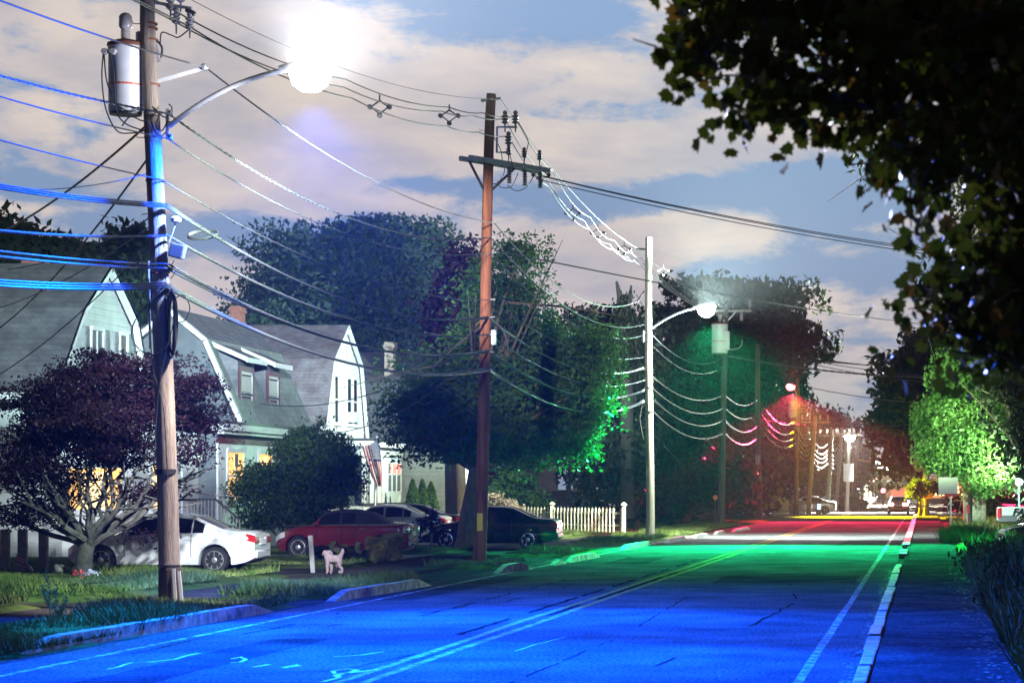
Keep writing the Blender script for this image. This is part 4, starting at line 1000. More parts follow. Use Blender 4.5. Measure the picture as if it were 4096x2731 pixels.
# its porch
b = MB(); b.box(-26, -24.3, 104.9, 113.4, 0, 1.3); b.box(-26, -24.4, 105, 113.3, 3.5, 3.9); b.build('porch_wall', S_teal, h3)
b = MB(); b.box(-26.1, -24.0, 104.6, 113.7, 3.9, 4.12); b.build('porch_roof', M_trim, h3)
b = MB(); b.box(-26.05, -24.05, 104.65, 113.65, 4.12, 4.24); b.build('gutter', M_dkmetal, h3)
b = MB(); b.box(-24.32, -24.22, 105, 113.3, 1.3, 1.42); b.build('rail_cap', M_dkmetal, h3)
for y in (105.1, 106.6, 108.1, 108.9): b = MB(); b.box(-24.42, -24.28, y-.06, y+.06, 1.42, 3.5); b.build('porch_post', M_trim, h3)
b = MB(); b.box(-26, -24.45, 105.2, 108.6, 1.3, 3.5); b.build('porch_glazing', glassmat('porch_glass', (.10, .13, .13), .1), h3)
b = MB(); b.box(-24.36, -24.28, 109.1, 112.3, .2, 3.45); d = b.build('door', mat('pale_teal_door', (.50, .62, .60), .5), h3)
for y0, y1 in ((109.35, 110.15), (110.25, 111.1), (111.2, 112.05)):
    b = MB(); b.box(-24.29, -24.25, y0, y1, 1.95, 3.2); b.build('pane', mat('porch_pane', (.13, .17, .17), .15), d)
b = MB(); b.box(-24.26, -24.235, 109.9, 112.0, 2.75, 3.2); b.build('lit_top_panes', emat('red_lit_panes', (1.0, .22, .18), 1.1), d)  # glowing strip stands for the red lit top panes of the door
for y in (109.3, 110.2, 111.15, 112.1): b = MB(); b.box(-24.27, -24.22, y-.035, y+.035, 1.9, 3.25); b.build('muntin', M_trim, d)
b = MB(); b.box(-24.27, -24.22, 109.2, 112.2, 2.68, 2.74); b.beam((-24.26, 109.3, 1.75), (-24.26, 110.7, .5), .03, .08); b.beam((-24.26, 112.1, 1.75), (-24.26, 110.7, .5), .03, .08); b.build('door_trim', M_trim, d)

# --- house 4 (sage siding, behind the maple)
h4 = house((-28, 123, 0), 'sage green clapboard house behind the street maple with a tall tan chimney')
prof = [(118.6, 4.3), (120, 7.2), (123, 8.9), (126, 7.2), (127.4, 4.3)]
b = MB(); b.prism([(119, 0), (119, 4.2), (120.1, 7.1), (123, 8.75), (125.9, 7.1), (127, 4.2), (127, 0)], -40, -23.02, 'x'); b.build('wall', S_green, h4)
roofslabs(h4, prof[:3], -40, -22.8, 'x', R_dark); roofslabs(h4, prof[2:], -40, -22.8, 'x', R_dark); rake(h4, prof, -22.86, 'x', .3, .14, mat('tan_trim', (.34, .24, .17), .6))
chimney(h4, wx(887, 121), wx(907, 121), 120.6, 121.4, 6.5, wz(786, 121), mat('tan_chimney', (.28, .22, .19), .85))
b = MB(); b.box(-23.0, -22.9, 118.95, 119.2, 0, 4.2); b.build('corner_board', M_trim, h4)
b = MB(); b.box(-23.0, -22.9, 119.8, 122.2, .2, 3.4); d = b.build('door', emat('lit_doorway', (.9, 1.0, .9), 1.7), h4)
laps(h4, 'y', 119, lambda z: (-40, -23.05), .1, 4.2, S_green, .2)
# --- house 5 (porch between the trees)
h5 = house((-27, 152, 0), 'pale house with a white railed porch half hidden beyond the picket fence')
b = MB(); b.box(-40, -24.5, 148, 162, 0, 6.5); b.build('wall', lapmat('blue_grey_clapboard', (.24, .29, .30), (.30, .35, .36), .16, .4), h5)
b = MB(); b.prism([(147.5, 6.4), (155, 10), (162.5, 6.4)], -40.3, -24.2, 'x'); b.build('roof', R_dark, h5)
b = MB(); b.box(-24.6, -21.9, 150, 156, 0, 1.0); b.build('porch_floor', M_white, h5)
b = MB(); b.box(-24.7, -21.7, 149.8, 156.2, 3.5, 3.75); b.build('porch_roof', M_white, h5)
for x, y in ((-24.3, 150.1), (-22.0, 150.1), (-22.0, 152.2), (-22.0, 155.9)): b = MB(); b.box(x-.09, x+.09, y-.09, y+.09, 1.0, 3.5); b.build('porch_post', M_white, h5)
b = MB(); b.box(-22.05, -21.95, 150.2, 156, 1.9, 2.0); b.beam((-21.9, 150, 1.9), (-20.2, 150, .8), .06, .08); b.build('rail', M_white, h5)
b = MB(); b.box(-24.2, -22.1, 150.02, 150.1, 1.02, 1.9); b.build('panel', M_white, h5)
window(h5, (-26.6, 148, 2.6), 1.0, 1.5, 'y', M_glass)

# ---------------------------------------------------------------- flag, garland
fl = thing('porch_flag', at(862, 1180, 103.5), 'stars and stripes flag hanging from a white pole in front of the porch', 'flag')
Yf = 103.5
b = MB(); b.tube([at(861, 1172, Yf), at(866, 1000, Yf)], .045, 8); b.build('flagpole', M_trim, fl)
M_fr = mat('flag_red', (.42, .03, .05), .7); M_fw = mat('flag_white', (.6, .58, .58), .7); M_fb = mat('flag_blue', (.03, .04, .14), .7)
# four corners of the drooping cloth: hoist runs up to the right, fly hangs down
def flagpt(u, v):   # u along fly 0..1, v across stripes 0..1 (0 = canton edge)
    tl = Vector((870, 1004)); bl = Vector((832, 1030)); tr = Vector((877, 1120)); br = Vector((866, 1112))
    p = tl.lerp(tr, u).lerp(bl.lerp(br, u), v)
    p += Vector((-(1-v)*0+6*math.sin(u*3.0)*(v-.4)*-1, 3*math.sin(v*5+u*4)))
    return at(p.x, p.y, Yf-.1+.10*math.sin(v*11+u*3)*(.3+u))
b = MB(); nu, nv = 20, 26
for i in range(nu):
    for j in range(nv):
        s = j//2; cant = i < nu*.42 and s < 7
        b.m(2 if cant else (0 if s % 2 == 0 else 1)); b.quad(flagpt(i/nu, j/nv), flagpt((i+1)/nu, j/nv), flagpt((i+1)/nu, (j+1)/nv), flagpt(i/nu, (j+1)/nv))
cl = b.build('flag_cloth', [M_fr, M_fw, M_fb], fl, smooth=True); sm = cl.modifiers.new('thick', 'SOLIDIFY'); sm.thickness = .012
b = MB()
for r_ in range(9):
    for c_ in range(6 if r_ % 2 == 0 else 5):
        u = .42*(r_+.7)/9.6; v = .5385*((c_+.6+(0 if r_ % 2 == 0 else .5))/6.3); p = flagpt(u, v)+Vector((0, -.05, 0)); vs = []
        for k in range(10):
            a = PI/2+k*PI/5; q = .042 if k % 2 == 0 else .018; vs.append(p+Vector((q*math.cos(a), 0, q*math.sin(a))))
        b.add(vs, [tuple(range(10))])
b.build('stars', M_fw, fl)
# white picket fence
pf = thing('picket_fence', (wx(1350, 108), 108, 0), 'white picket fence with a lit capped end post, behind the black saloon', 'fence')
fa_, fb_ = Vector((wx(1190, 113), 113.0, .1)), Vector((wx(1433, 105.5), 105.5, .1)); n = 31
dv = (fb_-fa_)
for k in range(n):
    p = fa_+dv*((k+.2)/n); 
    if k in (29,): continue
    b = MB(); b.cbox(p+Vector((0, 0, .55)), (.075, .03, 1.0)); q = p+Vector((0, 0, 1.05)); b.add([q+Vector((-.037, -.015, 0)), q+Vector((.037, -.015, 0)), q+Vector((0, -.015, .09)), q+Vector((-.037, .015, 0)), q+Vector((.037, .015, 0)), q+Vector((0, .015, .09))], [(0, 1, 2), (5, 4, 3), (0, 2, 5, 3), (1, 4, 5, 2)])
    b.build('picket', M_fence, pf)
for z in (.35, .88): b = MB(); b.beam(fa_+Vector((0, .04, z)), fb_+Vector((0, .04, z)), .05, .09); b.build('rail', M_fence, pf)
for px in (1272, 1433):
    t = (px-1190)/243; p = fa_+dv*t; b = MB(); b.cbox(p+Vector((0, 0, .6)), (.15, .15, 1.25)); po = b.build('post', M_fence, pf)
    b = MB(); b.lathe(p+Vector((0, 0, 1.22)), [(.14, 0), (.15, .03), (.13, .06), (.07, .12), (.02, .15)], 12); b.build('post_cap', M_fence, po)
# leaning white post near the dog
b = MB(); g = at(719, 1314, 59); b.beam((g.x, 59, 0), at(713, 1229, 59), .11, .06); tag(b.build('leaning_post', M_concrete, bevel=.01), 'leaning pale wooden post beside the small dog', 'post')
# ---------------------------------------------------------------- trees, shrubs
LF_dark = leafmat('leaves_dark', (.018, .032, .014), (.04, .065, .024), .6)
LF_maple = leafmat('leaves_maple', (.04, .105, .03), (.085, .165, .045), .7, .4)
LF_norway = leafmat('leaves_bluish', (.045, .08, .055), (.075, .12, .08), .5)
LF_purple = leafmat('leaves_purple', (.011, .006, .011), (.027, .010, .020), 1.2)
LF_bright = leafmat('leaves_bright', (.05, .12, .03), (.10, .19, .05), .7, .35)
LF_shrub = leafmat('leaves_shrub', (.022, .052, .016), (.05, .09, .024), 1.0)
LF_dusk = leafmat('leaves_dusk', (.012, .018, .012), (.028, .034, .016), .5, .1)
LF_fg = leafmat('leaves_near', (.026, .048, .004), (.05, .055, .005), 3, .3)
LF_ivy = leafmat('leaves_vine', (.016, .024, .003), (.03, .036, .004), 2, .1, .85)
LF_yel = leafmat('leaves_yellow', (.02, .04, .006), (.035, .055, .008), 1, .4)
LF_conif = leafmat('needles_red_lit', (.03, .02, .02), (.05, .035, .03), 1)  # red light on the conifer is put into the needle colour
LF_arbor = leafmat('arborvitae', (.05, .11, .02), (.08, .16, .03), 2)
def leaf_quads(C, size, r, flat=.0, droop=0):
    n = len(C); s = size*(.6+.8*r.rand(n))
    a = r.normal(size=(n, 3)); a[:, 2] *= (1-flat); a /= np.linalg.norm(a, axis=1)[:, None]
    h = r.normal(size=(n, 3)); h[:, 2] -= droop; bq = np.cross(a, h); bq /= np.linalg.norm(bq, axis=1)[:, None]+1e-9
    if droop: a[:, 2] -= droop; a /= np.linalg.norm(a, axis=1)[:, None]
    A = a*s[:, None]; B = bq*(s*.5)[:, None]
    return np.stack([C-A*.55, C+B*.55-A*.05, C+A*.6, C-B*.55-A*.05], 1).reshape(-1, 3)
def crown_points(blobs, n, r, clump=.35, shell=.5, flatten=1.0, per=26):
    """leaf positions: clumps spread through ellipsoids, denser to the outside"""
    blobs = [(b[0], b[1], b[2])+tuple(max(q*.45, q-clump*.85) for q in b[3:6]) for b in blobs]
    vol = np.array([b[3]*b[4]*b[5] for b in blobs])**.72; pr = vol/vol.sum(); out = []
    for b, p in zip(blobs, pr):
        m = max(20, int(n*p)); k = max(4, m//per)
        d = r.normal(size=(k, 3)); d /= np.linalg.norm(d, axis=1)[:, None]; rad = r.rand(k)**(1/3*(1-shell)+.12)
        lump = np.ones(k)
        for q in range(7): lump += .13*np.sin(d@(r.normal(size=3)*3.4)+r.rand()*6.28)
        cc = d*(rad*lump)[:, None]*np.array(b[3:6])+np.array(b[:3])
        idx = r.randint(0, k, m); sc = clump*(.6+.9*r.rand(k))
        out.append(cc[idx]+np.clip(r.normal(size=(m, 3)), -1.5, 1.5)*sc[idx][:, None]*np.array([1, 1, .7*flatten]))
    return np.concatenate(out)
def PB(lst, dk=.75):
    """blobs given as (px,py,Y,rx,ry) readings -> metres"""
    out = []
    for px, py, Y, rx, ry in lst:
        c = at(px, py, Y); out.append((c.x, c.y, c.z, rx*Y/F, max(rx, ry)*Y/F*dk, ry*Y/F))
    return out
def limbs(b, base, blobs, r0, r, count=14, top=None, wob=.25):
    base = Vector(base); cs = [Vector(x[:3]) for x in blobs]
    cz = np.mean([c.z for c in cs]); cx = np.mean([c.x for c in cs]); cy = np.mean([c.y for c in cs])
    fork = base+Vector(((cx-base.x)*.15, (cy-base.y)*.15, max(.6, (min(x[2]-x[5]*.6 for x in blobs)-base.z)*.9)))
    pts = [base.lerp(fork, t)+Vector((.08*math.sin(t*4+base.x)*r0*3, 0, 0)) for t in (0, .1, .4, .7, 1)]
    b.tube(pts, [r0*1.45, r0*1.1, r0*.95, r0*.85, r0*.8], 10)
    for k in range(count):
        bl = blobs[k % len(blobs)]; d = Vector(r.normal(size=3)).normalized()
        e = Vector(bl[:3])+Vector((d.x*bl[3], d.y*bl[4], abs(d.z)*bl[5]*.8 if k % 3 else d.z*bl[5]*.5))*.75
        mid = fork.lerp(e, .5)+Vector(r.normal(size=3))*wob*(e-fork).length*.25
        P = [fork.lerp(mid, t).lerp(mid.lerp(e, t), t) for t in (0, .25, .5, .75, 1)]
        b.tube(P, [r0*.55, r0*.4, r0*.28, r0*.16, r0*.05], 6)
        for q in range(2):
            s = P[2+q]; e2 = s+Vector(r.normal(size=3))*(e-fork).length*.25; b.tube([s, s.lerp(e2, .5)+Vector((0, 0, .1)), e2], [r0*.18, r0*.11, r0*.03], 5)
def tree(name, label, cat, base, blobs, n, leaf, m, seed, bark=None, r0=.25, clump=.4, count=14, group=None, shell=.5, flat=.0, droop=0, per=26, flatten=1.0):
    r = np.random.RandomState(seed); root = thing(name, base, label, cat, group)
    b = MB(); limbs(b, base, blobs, r0, r, count); b.build('trunk', bark or M_bark, root, smooth=True)
    C = crown_points(blobs, n, r, clump, shell, flatten, per)
    fast_mesh('crown', leaf_quads(C, leaf, r, flat, droop), 4, m, root); return root
GB = 'trees standing behind the houses'
# behind the houses
tree('broadleaf_tree', 'massive rounded tree behind the dormer house and the white gable', 'tree', (wx(790, 132), 132, 0), PB([(790, 640, 132, 235, 120), (900, 580, 132, 130, 90), (690, 600, 132, 110, 95), (980, 590, 134, 70, 85), (590, 680, 132, 60, 80), (800, 560, 134, 90, 75), (820, 780, 130, 260, 120), (960, 740, 136, 110, 120)]), 80000, .27, LF_norway, 21, r0=.5, clump=.85, per=330, shell=.75, group=GB)
tree('broadleaf_tree', 'dark purple leaved tree peeping out left of the reddish pole', 'tree', (wx(1060, 118), 118, 0), PB([(1065, 660, 118, 55, 100), (1040, 740, 118, 70, 110)]), 9000, .3, LF_purple, 22, group=GB)
tree('broadleaf_tree', 'dark tree behind the left house, at the left picture edge', 'tree', (wx(60, 118), 118, 0), PB([(40, 580, 118, 90, 75), (130, 590, 118, 70, 50), (-60, 560, 118, 90, 90), (90, 640, 118, 120, 60)]), 16000, .4, LF_norway, 23, r0=.4, clump=.5, group=GB)
tree('broadleaf_tree', 'dark tree behind the roofs just left of the nearest pole', 'tree', (wx(290, 112), 112, 0), PB([(300, 580, 112, 38, 62), (260, 630, 112, 60, 60), (310, 690, 112, 60, 60), (215, 600, 112, 30, 40), (190, 610, 114, 60, 40)]), 12000, .36, LF_norway, 24, r0=.35, clump=.45, group=GB)
# street maple behind the reddish pole
mp = tree('maple_tree', 'big green street maple lit on its right side, behind the reddish pole', 'tree', (wx(1074, 80.5), 80.5, .1), PB([(1200, 610, 84, 62, 85), (1180, 720, 84, 85, 90), (1130, 690, 83, 60, 110), (1240, 860, 83, 150, 110), (1100, 920, 82, 190, 110), (960, 960, 82, 110, 70), (1330, 900, 83, 105, 110), (1330, 800, 83, 90, 60), (1250, 1020, 82, 150, 60), (1060, 1010, 81, 160, 60), (1130, 820, 84, 130, 110)]), 80000, .15, LF_maple, 25, r0=.30, clump=.48, count=26, per=240, shell=.7, flat=.3, droop=.3)
# dark growth behind the fence
GD2 = 'dark trees massed beyond the pale pole'
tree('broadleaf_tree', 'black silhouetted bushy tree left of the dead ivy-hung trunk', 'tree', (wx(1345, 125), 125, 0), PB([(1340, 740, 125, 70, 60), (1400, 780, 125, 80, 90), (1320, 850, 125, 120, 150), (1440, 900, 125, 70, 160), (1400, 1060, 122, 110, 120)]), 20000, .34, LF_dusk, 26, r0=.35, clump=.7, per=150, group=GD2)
sn = thing('dead_tree', (wx(1436, 121), 121, 0), 'broken dead trunk with two bare prongs, hung with creeper', 'tree')
b = MB(); q = [at(1440, 1190, 121), at(1438, 900, 121), at(1432, 740, 121), at(1426, 690, 121), at(1416, 646, 121)]; b.tube(q, [.36, .34, .3, .18, .06], 8); b.tube([at(1434, 720, 121), at(1446, 690, 121), at(1450, 655, 121)], [.25, .14, .05], 6); b.build('trunk', mat('dead_bark', (.035, .03, .027), .9), sn, smooth=True)
r = np.random.RandomState(5); C = crown_points(PB([(1438, 700, 121, 18, 28), (1436, 760, 121, 30, 60), (1440, 840, 121, 26, 60)]), 4200, r, .22); fast_mesh('creeper', leaf_quads(C, .2, r, 0, 1.2), 4, LF_dusk, sn)
tree('spreading_tree', 'huge flat-topped spreading tree rising behind the lamp of the pale pole', 'tree', (wx(1690, 205), 205, 0), PB([(1620, 660, 205, 110, 45), (1720, 690, 205, 130, 60), (1550, 740, 205, 70, 70), (1790, 760, 205, 90, 70), (1850, 790, 205, 40, 40), (1680, 780, 205, 190, 110), (1570, 860, 200, 110, 130), (1700, 900, 200, 150, 100)]), 46000, .5, LF_dark, 27, r0=.9, clump=1.3, per=260, shell=.7, flatten=.45, count=24, group=GD2)
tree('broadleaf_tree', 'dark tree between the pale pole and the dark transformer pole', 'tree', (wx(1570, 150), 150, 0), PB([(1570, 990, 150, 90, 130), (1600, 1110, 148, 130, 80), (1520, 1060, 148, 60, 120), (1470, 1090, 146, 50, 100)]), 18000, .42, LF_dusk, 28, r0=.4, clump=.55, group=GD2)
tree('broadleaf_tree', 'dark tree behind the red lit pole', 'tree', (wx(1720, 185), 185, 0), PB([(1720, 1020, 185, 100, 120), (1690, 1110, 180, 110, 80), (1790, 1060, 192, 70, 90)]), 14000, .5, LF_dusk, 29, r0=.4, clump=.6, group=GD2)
tree('conifer_tree', 'ragged red lit conifer behind the red lamp', 'tree', (wx(1825, 200), 200, 0), PB([(1820, 880, 200, 38, 22), (1828, 910, 200, 34, 30), (1815, 960, 200, 45, 50), (1822, 860, 200, 22, 26), (1820, 1040, 198, 50, 70)]), 8000, .5, LF_conif, 30, r0=.3, clump=.5, droop=1.0, group=GD2)
tree('broadleaf_tree', 'grey green tree behind the far poles, right of the red lamp', 'tree', (wx(1900, 260), 260, 0), PB([(1890, 980, 260, 45, 50), (1930, 1000, 260, 45, 50), (1870, 1060, 255, 60, 80), (1935, 1080, 262, 70, 70)]), 16000, .6, LF_norway, 32, r0=.4, clump=.8, group=GD2)
tree('broadleaf_tree', 'distant rounded tree under the far lamps, beyond the crossing', 'tree', (wx(2040, 520), 520, 0), PB([(2040, 1090, 520, 55, 24), (2010, 1100, 520, 30, 24), (2075, 1095, 520, 30, 26)]), 6000, 1.2, LF_maple, 33, r0=.6, clump=1.2)
# right side of the road
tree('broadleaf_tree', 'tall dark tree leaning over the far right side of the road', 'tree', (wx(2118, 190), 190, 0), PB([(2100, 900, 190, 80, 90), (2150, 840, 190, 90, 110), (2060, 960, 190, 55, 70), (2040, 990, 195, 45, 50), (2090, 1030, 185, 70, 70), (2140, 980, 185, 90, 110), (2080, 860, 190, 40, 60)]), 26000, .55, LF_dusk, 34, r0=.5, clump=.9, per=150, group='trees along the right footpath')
tree('broadleaf_tree', 'small yellow lit sapling by the orange board pole', 'tree', (wx(2112, 176), 176, 0), PB([(2112, 1120, 176, 16, 20), (2150, 1118, 178, 30, 14), (2098, 1128, 176, 8, 14)]), 1800, .3, LF_yel, 35, r0=.12, clump=.3, count=8)
bt = tree('linden_tree', 'floodlit bright green tree with pale clustered trunks on the right', 'tree', (wx(2242, 124), 124, .15), PB([(2235, 1010, 122, 90, 75), (2190, 900, 124, 60, 80), (2200, 840, 124, 40, 40), (2280, 1050, 121, 70, 60), (2170, 1050, 123, 70, 60), (2310, 1000, 124, 50, 60), (2270, 1120, 121, 50, 30), (2300, 930, 126, 50, 60), (2140, 980, 126, 40, 60), (2205, 965, 121, 50, 45), (2320, 1100, 122, 40, 45)]), 46000, .19, LF_bright, 36, bark=M_bark_pale, r0=.14, clump=.42, per=200, shell=.6, count=20)
for k, (px, rr) in enumerate(((2221, .2), (2237, .24), (2246, .2), (2256, .18))):
    b = MB(); g = Vector((wx(px, 123), 123, .1)); b.tube([g, g+Vector((.02, 0, .8)), g+Vector((.12*(k-1.5)*.3, 0, 1.7)), g+Vector((.2*(k-1.5), 0, 3))], [rr*1.2, rr, rr*.9, rr*.6], 9); b.build('stem', M_bark_pale, bt, smooth=True)
tree('broadleaf_tree', 'dark tree filling the right picture edge behind the white pickup', 'tree', (wx(2420, 118), 118, 0), PB([(2350, 860, 118, 110, 120), (2330, 740, 118, 90, 120), (2420, 1000, 118, 90, 160), (2300, 1160, 140, 120, 30)]), 22000, .34, LF_dusk, 37, r0=.4, clump=.5, group='trees along the right footpath')

# --- Japanese maple (purple) in the left garden
jm_b = (wx(191, 52.5), 52.5, .1)
jm_blobs = PB([(270, 880, 52.5, 180, 95), (150, 930, 52, 145, 100), (410, 920, 52.5, 115, 90), (270, 990, 52, 220, 85), (80, 1010, 52, 105, 95), (450, 955, 53, 75, 65), (50, 1090, 51.5, 100, 80), (250, 1050, 53, 120, 40), (400, 1060, 52, 75, 30), (60, 1180, 52, 90, 55), (330, 1130, 52.5, 70, 40), (330, 1235, 52, 45, 30), (140, 1110, 53, 80, 60), (420, 1125, 51.5, 20, 14)], .8)
jm = thing('japanese_maple', jm_b, 'dark purple Japanese maple with spreading bare lower limbs in the left garden', 'tree')
r = np.random.RandomState(40); b = MB(); g = Vector(jm_b)
b.tube([g-Vector((0, 0, .15)), g+Vector((.0, 0, .15)), g+Vector((.05, 0, .55)), g+Vector((.12, .05, .95))], [.27, .20, .165, .17], 12)
fk = g+Vector((.12, .05, .9))
for k in range(34):
    a = 2*PI*k/34+r.rand()*.4; reach = .7+1.9*r.rand(); hz = .7+2.6*r.rand()*(1-reach/4)
    e = fk+Vector((math.cos(a)*reach*1.15-.1, math.sin(a)*reach*.8, hz)); m1 = fk.lerp(e, .35)+Vector((math.cos(a)*.25, 0, -.15+.25*r.rand())); m2 = fk.lerp(e, .7)+Vector(r.normal(size=3))*.14
    R0 = .085*(.45+.55*r.rand()); P = [fk+Vector((math.cos(a)*.06, math.sin(a)*.06, -.25*r.rand())), m1, m2, e]; P2_ = []
    for i in range(3):
        for t in (0, .34, .67): P2_.append(P[i].lerp(P[i+1], t))
    P2_.append(P[3]); P2_ = [p+Vector(r.normal(size=3))*.035 for p in P2_]; b.tube(P2_, [R0*(1-.085*i) for i in range(10)], 6)
    for q in range(5):
        s = P2_[4+q]; e2 = s+Vector((math.cos(a)*.5, math.sin(a)*.4, .15))*(.5+r.rand())+Vector(r.normal(size=3))*.3; b.tube([s, s.lerp(e2, .5)+Vector(r.normal(size=3))*.06, e2], [R0*.4, R0*.25, .006], 4)
b.build('trunk', mat('maple_bark', (.065, .06, .06), .85, (.15, .14, .14), 4, .6, 20, spec=.1), jm, smooth=True)
C = crown_points(jm_blobs, 60000, r, .27, .3, .5, 150); fast_mesh('crown', leaf_quads(C, .08, r, .4, .5), 4, LF_purple, jm)

# --- shrubs
def shrub(name, label, cat, base, blobs, n, leaf, m, seed, clump=.2, group=None, droop=0, shell=.7, per=20):
    r = np.random.RandomState(seed); root = thing(name, base, label, cat, group); b = MB(); base = Vector(base)
    for k in range(9):
        bl = blobs[k % len(blobs)]; e = Vector(bl[:3])+Vector(r.normal(size=3))*.4*bl[5]; b.tube([base+Vector(r.normal(size=3)*np.array([.1, .1, 0])), base.lerp(e, .5)+Vector(r.normal(size=3))*.1, e], [.035, .025, .01], 5)
    b.build('stem', M_bark, root)
    C = crown_points(blobs, n, r, clump, shell, 1, per); C = C[C[:, 2] > .02]; fast_mesh('foliage', leaf_quads(C, leaf, r, 0, droop), 4, m, root); return root
shrub('rhododendron', 'large dark glossy shrub between the dormer house porch and the red car', 'shrub', (wx(700, 77), 76, 0), PB([(720, 1040, 76, 95, 70), (640, 1110, 75, 95, 70), (745, 1100, 75.5, 70, 85), (570, 1130, 75, 35, 55), (690, 1170, 74.5, 110, 50), (575, 1080, 75, 28, 32), (782, 1060, 76, 30, 60), (590, 1190, 74, 50, 40)]), 40000, .12, LF_shrub, 50, .26, droop=.9, per=200)
GA = 'clipped conical shrubs by the sage house'
for k, (px, tp, w, lab) in enumerate(((948, 1102, 17, 'leftmost conical arborvitae against the sage siding'), (970, 1102, 15, 'middle conical arborvitae against the sage siding'), (990, 1108, 17, 'rightmost conical arborvitae against the sage siding'))):
    Y = 108+k*.6; r = np.random.RandomState(60+k); root = thing('arborvitae', (wx(px, Y), Y, .1), lab, 'shrub', GA); H_ = wz(tp, Y)-.1; n = 5200
    t = r.rand(n)**.8; a = r.rand(n)*2*PI; rad = w*Y/F*1.25*np.sin(np.clip((1-t), 0, 1)**.75*PI/2)*(.75+.25*r.rand(n)); C = np.stack([wx(px, Y)+rad*np.cos(a), Y+rad*np.sin(a), .1+t*H_], 1)
    fast_mesh('foliage', leaf_quads(C, .14, r, 0, -1.2), 4, LF_arbor, root); b = MB(); b.tube([(wx(px, Y), Y, .05), (wx(px, Y), Y, H_*.8)], [.06, .02], 6); b.build('stem', M_bark, root)
# clipped box by the red car's rear
r = np.random.RandomState(70); bx = thing('box_shrub', (wx(884, 66.5), 66.5, .1), 'clipped square box shrub in front of the red car', 'shrub'); n = 9000
C = np.stack([r.uniform(-1, 1, n), r.uniform(-1, 1, n), r.uniform(0, 1, n)], 1); k = r.randint(0, 3, n); sg = np.sign(r.uniform(-1, 1, n))
C[k == 0, 0] = sg[k == 0]*(1-.08*r.rand((k == 0).sum())); C[k == 1, 1] = sg[k == 1]*(1-.08*r.rand((k == 1).sum())); C[k == 2, 2] = 1-.06*r.rand((k == 2).sum())
C[:, 0] *= .42*(1-.12*(1-C[:, 2])); C[:, 1] *= .42; C[:, 2] = C[:, 2]*.62+.07*np.sin(C[:, 0]*7); C += np.array([wx(884, 66.5), 66.5, .1])+r.normal(size=(n, 3))*.02
fast_mesh('foliage', leaf_quads(C, .06, r), 4, leafmat('box_leaves', (.10, .10, .035), (.15, .14, .05), 4), bx); b = MB()
for q in range(5): b.tube([(wx(884, 66.5)+r.uniform(-.2, .2), 66.5, .05), (wx(884, 66.5)+r.uniform(-.3, .3), 66.5, .5)], .015, 5)
b.build('stem', M_bark, bx)
# hostas in front of the red car
GH = 'leafy hosta clumps along the driveway edge'
for k, (px, Y, s, lab) in enumerate(((745, 65, .95, 'hosta clump nearest the leaning post'), (778, 64.6, .8, 'hosta clump right behind the dog'), (806, 65.4, .9, 'hosta clump right of the dog tail'), (828, 65, .7, 'small hosta clump beside the clipped box shrub'))):
    r = np.random.RandomState(80+k); V = []; g = np.array([wx(px, Y), Y, .08])
    for q in range(46):
        a = r.rand()*2*PI; ln = s*(.35+.4*r.rand()); up = .35+.55*r.rand(); d = np.array([math.cos(a), math.sin(a), 0]); sd = np.array([-d[1], d[0], 0])*ln*.16
        p0 = g+d*.05; p1 = g+d*ln*.45+np.array([0, 0, up*ln*.9]); p2 = g+d*ln*.9+np.array([0, 0, up*ln*.55])
        V += [p0, p1-sd, p2, p1+sd]
    o = fast_mesh('hosta', np.array(V), 4, leafmat('hosta_leaves', (.05, .075, .03), (.12, .14, .07), 6)); tag(o, lab, 'plant', GH)
# sapling in the middle lawn
sp = thing('sapling', (wx(989, 79), 79, .12), 'thin dark sapling on the lawn in front of the grey car', 'tree'); r = np.random.RandomState(90); b = MB(); g = Vector((wx(989, 79), 79, .1))
b.tube([g, g+Vector((.03, 0, .35)), g+Vector((-.03, 0, .7)), g+Vector((.02, 0, 1.3))], [.05, .035, .025, .01], 6)
for q in range(14): s = g+Vector((0, 0, .45+.07*q)); e = s+Vector((r.uniform(-.6, .6), r.uniform(-.3, .3), .2)); b.tube([s, s.lerp(e, .5)+Vector((0, 0, .04)), e], [.014, .01, .004], 4)
b.build('trunk', M_bark, sp); C = crown_points(PB([(985, 1200, 79, 32, 18), (965, 1215, 79, 24, 12), (1005, 1222, 79, 18, 12), (990, 1180, 79, 20, 16)]), 900, r, .1); fast_mesh('crown', leaf_quads(C, .09, r, .4), 4, LF_purple, sp)
shrub('hedge', 'low green hedge behind the white picket fence', 'hedge', (wx(1200, 122), 122, 0), PB([(1150, 1150, 122, 50, 28), (1210, 1150, 122, 55, 24), (1170, 1110, 124, 60, 35), (1240, 1160, 121, 35, 20)]), 9000, .17, LF_maple, 91, .22)
shrub('bush', 'purple lit low bush beyond the picket fence post', 'shrub', (wx(1495, 140), 140, 0), PB([(1500, 1180, 140, 40, 18), (1475, 1188, 140, 25, 12)]), 3500, .22, LF_purple, 92, .25)
shrub('flowering_bush', 'pale blossom covered bush above the roof of the black saloon', 'shrub', (wx(1150, 105), 105, 0), PB([(1135, 1145, 105, 18, 12), (1165, 1158, 105, 20, 8), (1190, 1168, 105, 12, 6)]), 1500, .12, leafmat('blossom', (.35, .28, .20), (.55, .5, .42), 6), 93, .15)
for k, (px, py) in enumerate(((1122, 1085), (1126, 1100))):
    pass
hb = thing('hanging_basket', at(1122, 1112, 100), 'hanging basket of red flowers right of the reddish pole', 'flower basket'); r = np.random.RandomState(95)
C = crown_points(PB([(1122, 1085, 100, 12, 15)]), 500, r, .15); fast_mesh('foliage', leaf_quads(C, .16, r), 4, LF_dark, hb)
